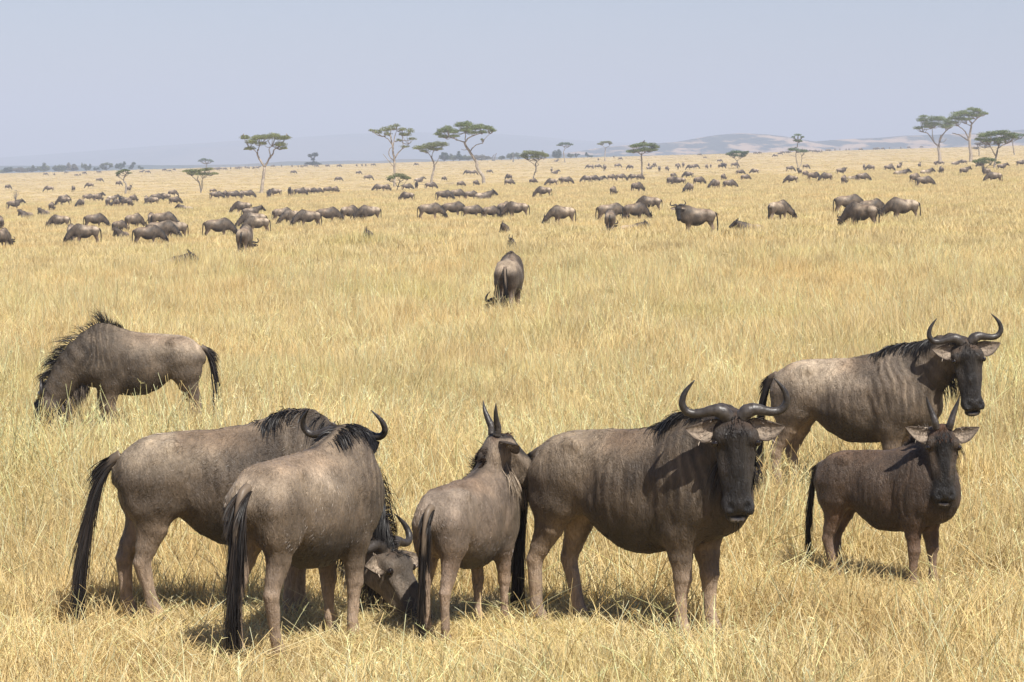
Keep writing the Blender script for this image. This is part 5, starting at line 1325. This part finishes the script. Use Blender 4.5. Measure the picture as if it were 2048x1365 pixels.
# ------------------------------------------------------------------ scatter the grass
def tall_edge(x, y):      # depth where the tall grass stops
    px = 1024+x/np.maximum(y, 1)*F_PX
    return 430+(px-400)/1600*150+22*np.sin(px/70.)+14*np.sin(px/23.)
def zone(d0, d1, dens, marg, wide=.172):
    out = []
    bands = np.geomspace(d0, d1, 24)
    for a, b in zip(bands[:-1], bands[1:]):
        hw = wide*b+marg; n = rng.poisson((b-a)*2*hw*dens((a+b)/2))
        out.append(np.stack([rng.uniform(-hw, hw, n), rng.uniform(a, b, n)], -1))
    return np.concatenate(out)
HEADS = [(p[0], p[1]) for p in GRAZE_HEADS]
def tread(x, y):          # grass trodden down where the near animals stand
    m = np.zeros_like(x)
    for r, *_ in HERO:
        a = r.rotation_euler[2]; dx, dy = x-r.location.x, y-r.location.y+.45
        u = (dx*math.cos(a)+dy*math.sin(a))/1.25; v = (-dx*math.sin(a)+dy*math.cos(a))/.8
        m = np.maximum(m, np.clip(1.7-np.sqrt(u*u+v*v), 0, 1)*np.clip((45-y)/10, 0, 1))
    for hx, hy in HEADS: m = np.maximum(m, np.clip(1.5-np.hypot((x-hx)/.7, (y-hy+1.0)/1.7), 0, 1))
    return m
def nests(x, y):          # taller grass round the resting animals
    m = np.zeros_like(x)
    for lx, ly in LYING:
        m = np.maximum(m, np.clip(1.6-np.hypot((x-lx)/1.6, (y-ly+.8)/2.2), 0, 1))
    return m
def put(name, label, P, col, nvar, hfun, smin_, smax_, tilt=.12, far=False):
    x, y = P[:, 0], P[:, 1]; n = len(P)
    z = ground_z(x, y)
    nz = vnoise(np.stack([x, y*.5, 0*x], -1), .55, 3)
    keep = 1-.66*tread(x, y); nest = 1+.7*nests(x, y)
    s = rng.uniform(smin_, smax_, n)*(.8+.4*nz); h = hfun(y)*(.62+.76*nz)*keep*nest
    sc = np.stack([s, s, s*h], -1)
    rot = np.stack([rng.normal(0, tilt, n), rng.normal(0, tilt, n), rng.uniform(0, 6.283, n)], -1)
    return gn_scatter(name, label, np.stack([x, y, z], -1), sc, rot, rng.integers(0, nvar, n), col)
P = zone(12.5, 43, lambda d: 36, 3.2)
put('short_dry_grass', 'short tangled straw grass under the near animals', P, NEAR, 8, lambda d: np.interp(d, [15, 22, 32, 40], [.72, .78, 1.05, 1.3]), .9, 1.3)
P = zone(12.5, 40, lambda d: 8.0, 3.2)
put('straw_stalks', 'tall thin straw stalks crossing in front of the near animals', P, STALK, 8, lambda d: np.interp(d, [15, 22, 40], [.85, .95, 1.05]), .8, 1.1, tilt=.22)
P = zone(40, 85, lambda d: 1.3, 4.0)
put('straw_stalks', 'thin straw stalks standing above the mid-field grass', P, STALK, 8, lambda d: np.interp(d, [40, 85], [1.0, 1.15]), .9, 1.3, tilt=.15)
P = zone(39, 105, lambda d: np.interp(d, [39, 60, 105], [16, 13, 7]), 4.0)
put('knee_high_grass', 'knee-high yellow grass across the middle of the plain', P, MIDC, 7, lambda d: np.interp(d, [34, 50, 70, 105], [.58, .66, .68, .66]), .85, 1.25)
P = zone(88, 660, lambda d: np.interp(d, [88, 150, 300, 660], [2.6, 1.8, 1.0, .7]), 10)
P = P[P[:, 1] < tall_edge(P[:, 0], P[:, 1])]
put('tall_far_grass', 'tall pale grass reaching the bellies of the distant herd', P, FARC, 7, lambda d: np.interp(d, [88, 140, 300, 600], [.50, .50, .46, .4]), .85, 1.3, tilt=.08)
P = zone(380, 1600, lambda d: np.interp(d, [380, 700, 1600], [.08, .04, .012]), 15)
P = P[P[:, 1] > tall_edge(P[:, 0], P[:, 1])-10]
put('short_far_grass', 'scattered low grass clumps on the grazed far plain', P, FARC, 7, lambda d: np.interp(d, [300, 1600], [.22, .3]), .8, 1.5, tilt=.08)
# ------------------------------------------------------------------ haze
def haze(density):
    m = bpy.data.materials.new('haze_air'); m.use_nodes = True; nt = m.node_tree
    for n in list(nt.nodes):
        if n.type != 'OUTPUT_MATERIAL': nt.nodes.remove(n)
    v = nt.nodes.new('ShaderNodeVolumePrincipled')
    v.inputs['Color'].default_value = (.76, .82, .96, 1); v.inputs['Density'].default_value = density
    v.inputs['Anisotropy'].default_value = -.12
    nt.links.new(v.outputs[0], nt.nodes['Material Output'].inputs['Volume'])
    lo = (-8600, -160, -60); hi = (8600, 14200, 210)
    V = [(x, y, z) for x in (lo[0], hi[0]) for y in (lo[1], hi[1]) for z in (lo[2], hi[2])]
    F = np.array([(0, 1, 3, 2), (4, 6, 7, 5), (0, 4, 5, 1), (2, 3, 7, 6), (0, 2, 6, 4), (1, 5, 7, 3)])
    o = mk_obj('haze', mk_mesh('haze', V, F, m, False)); tag(o, 'pale dry-season haze over the whole plain', kind='stuff')
haze(3.0e-4)
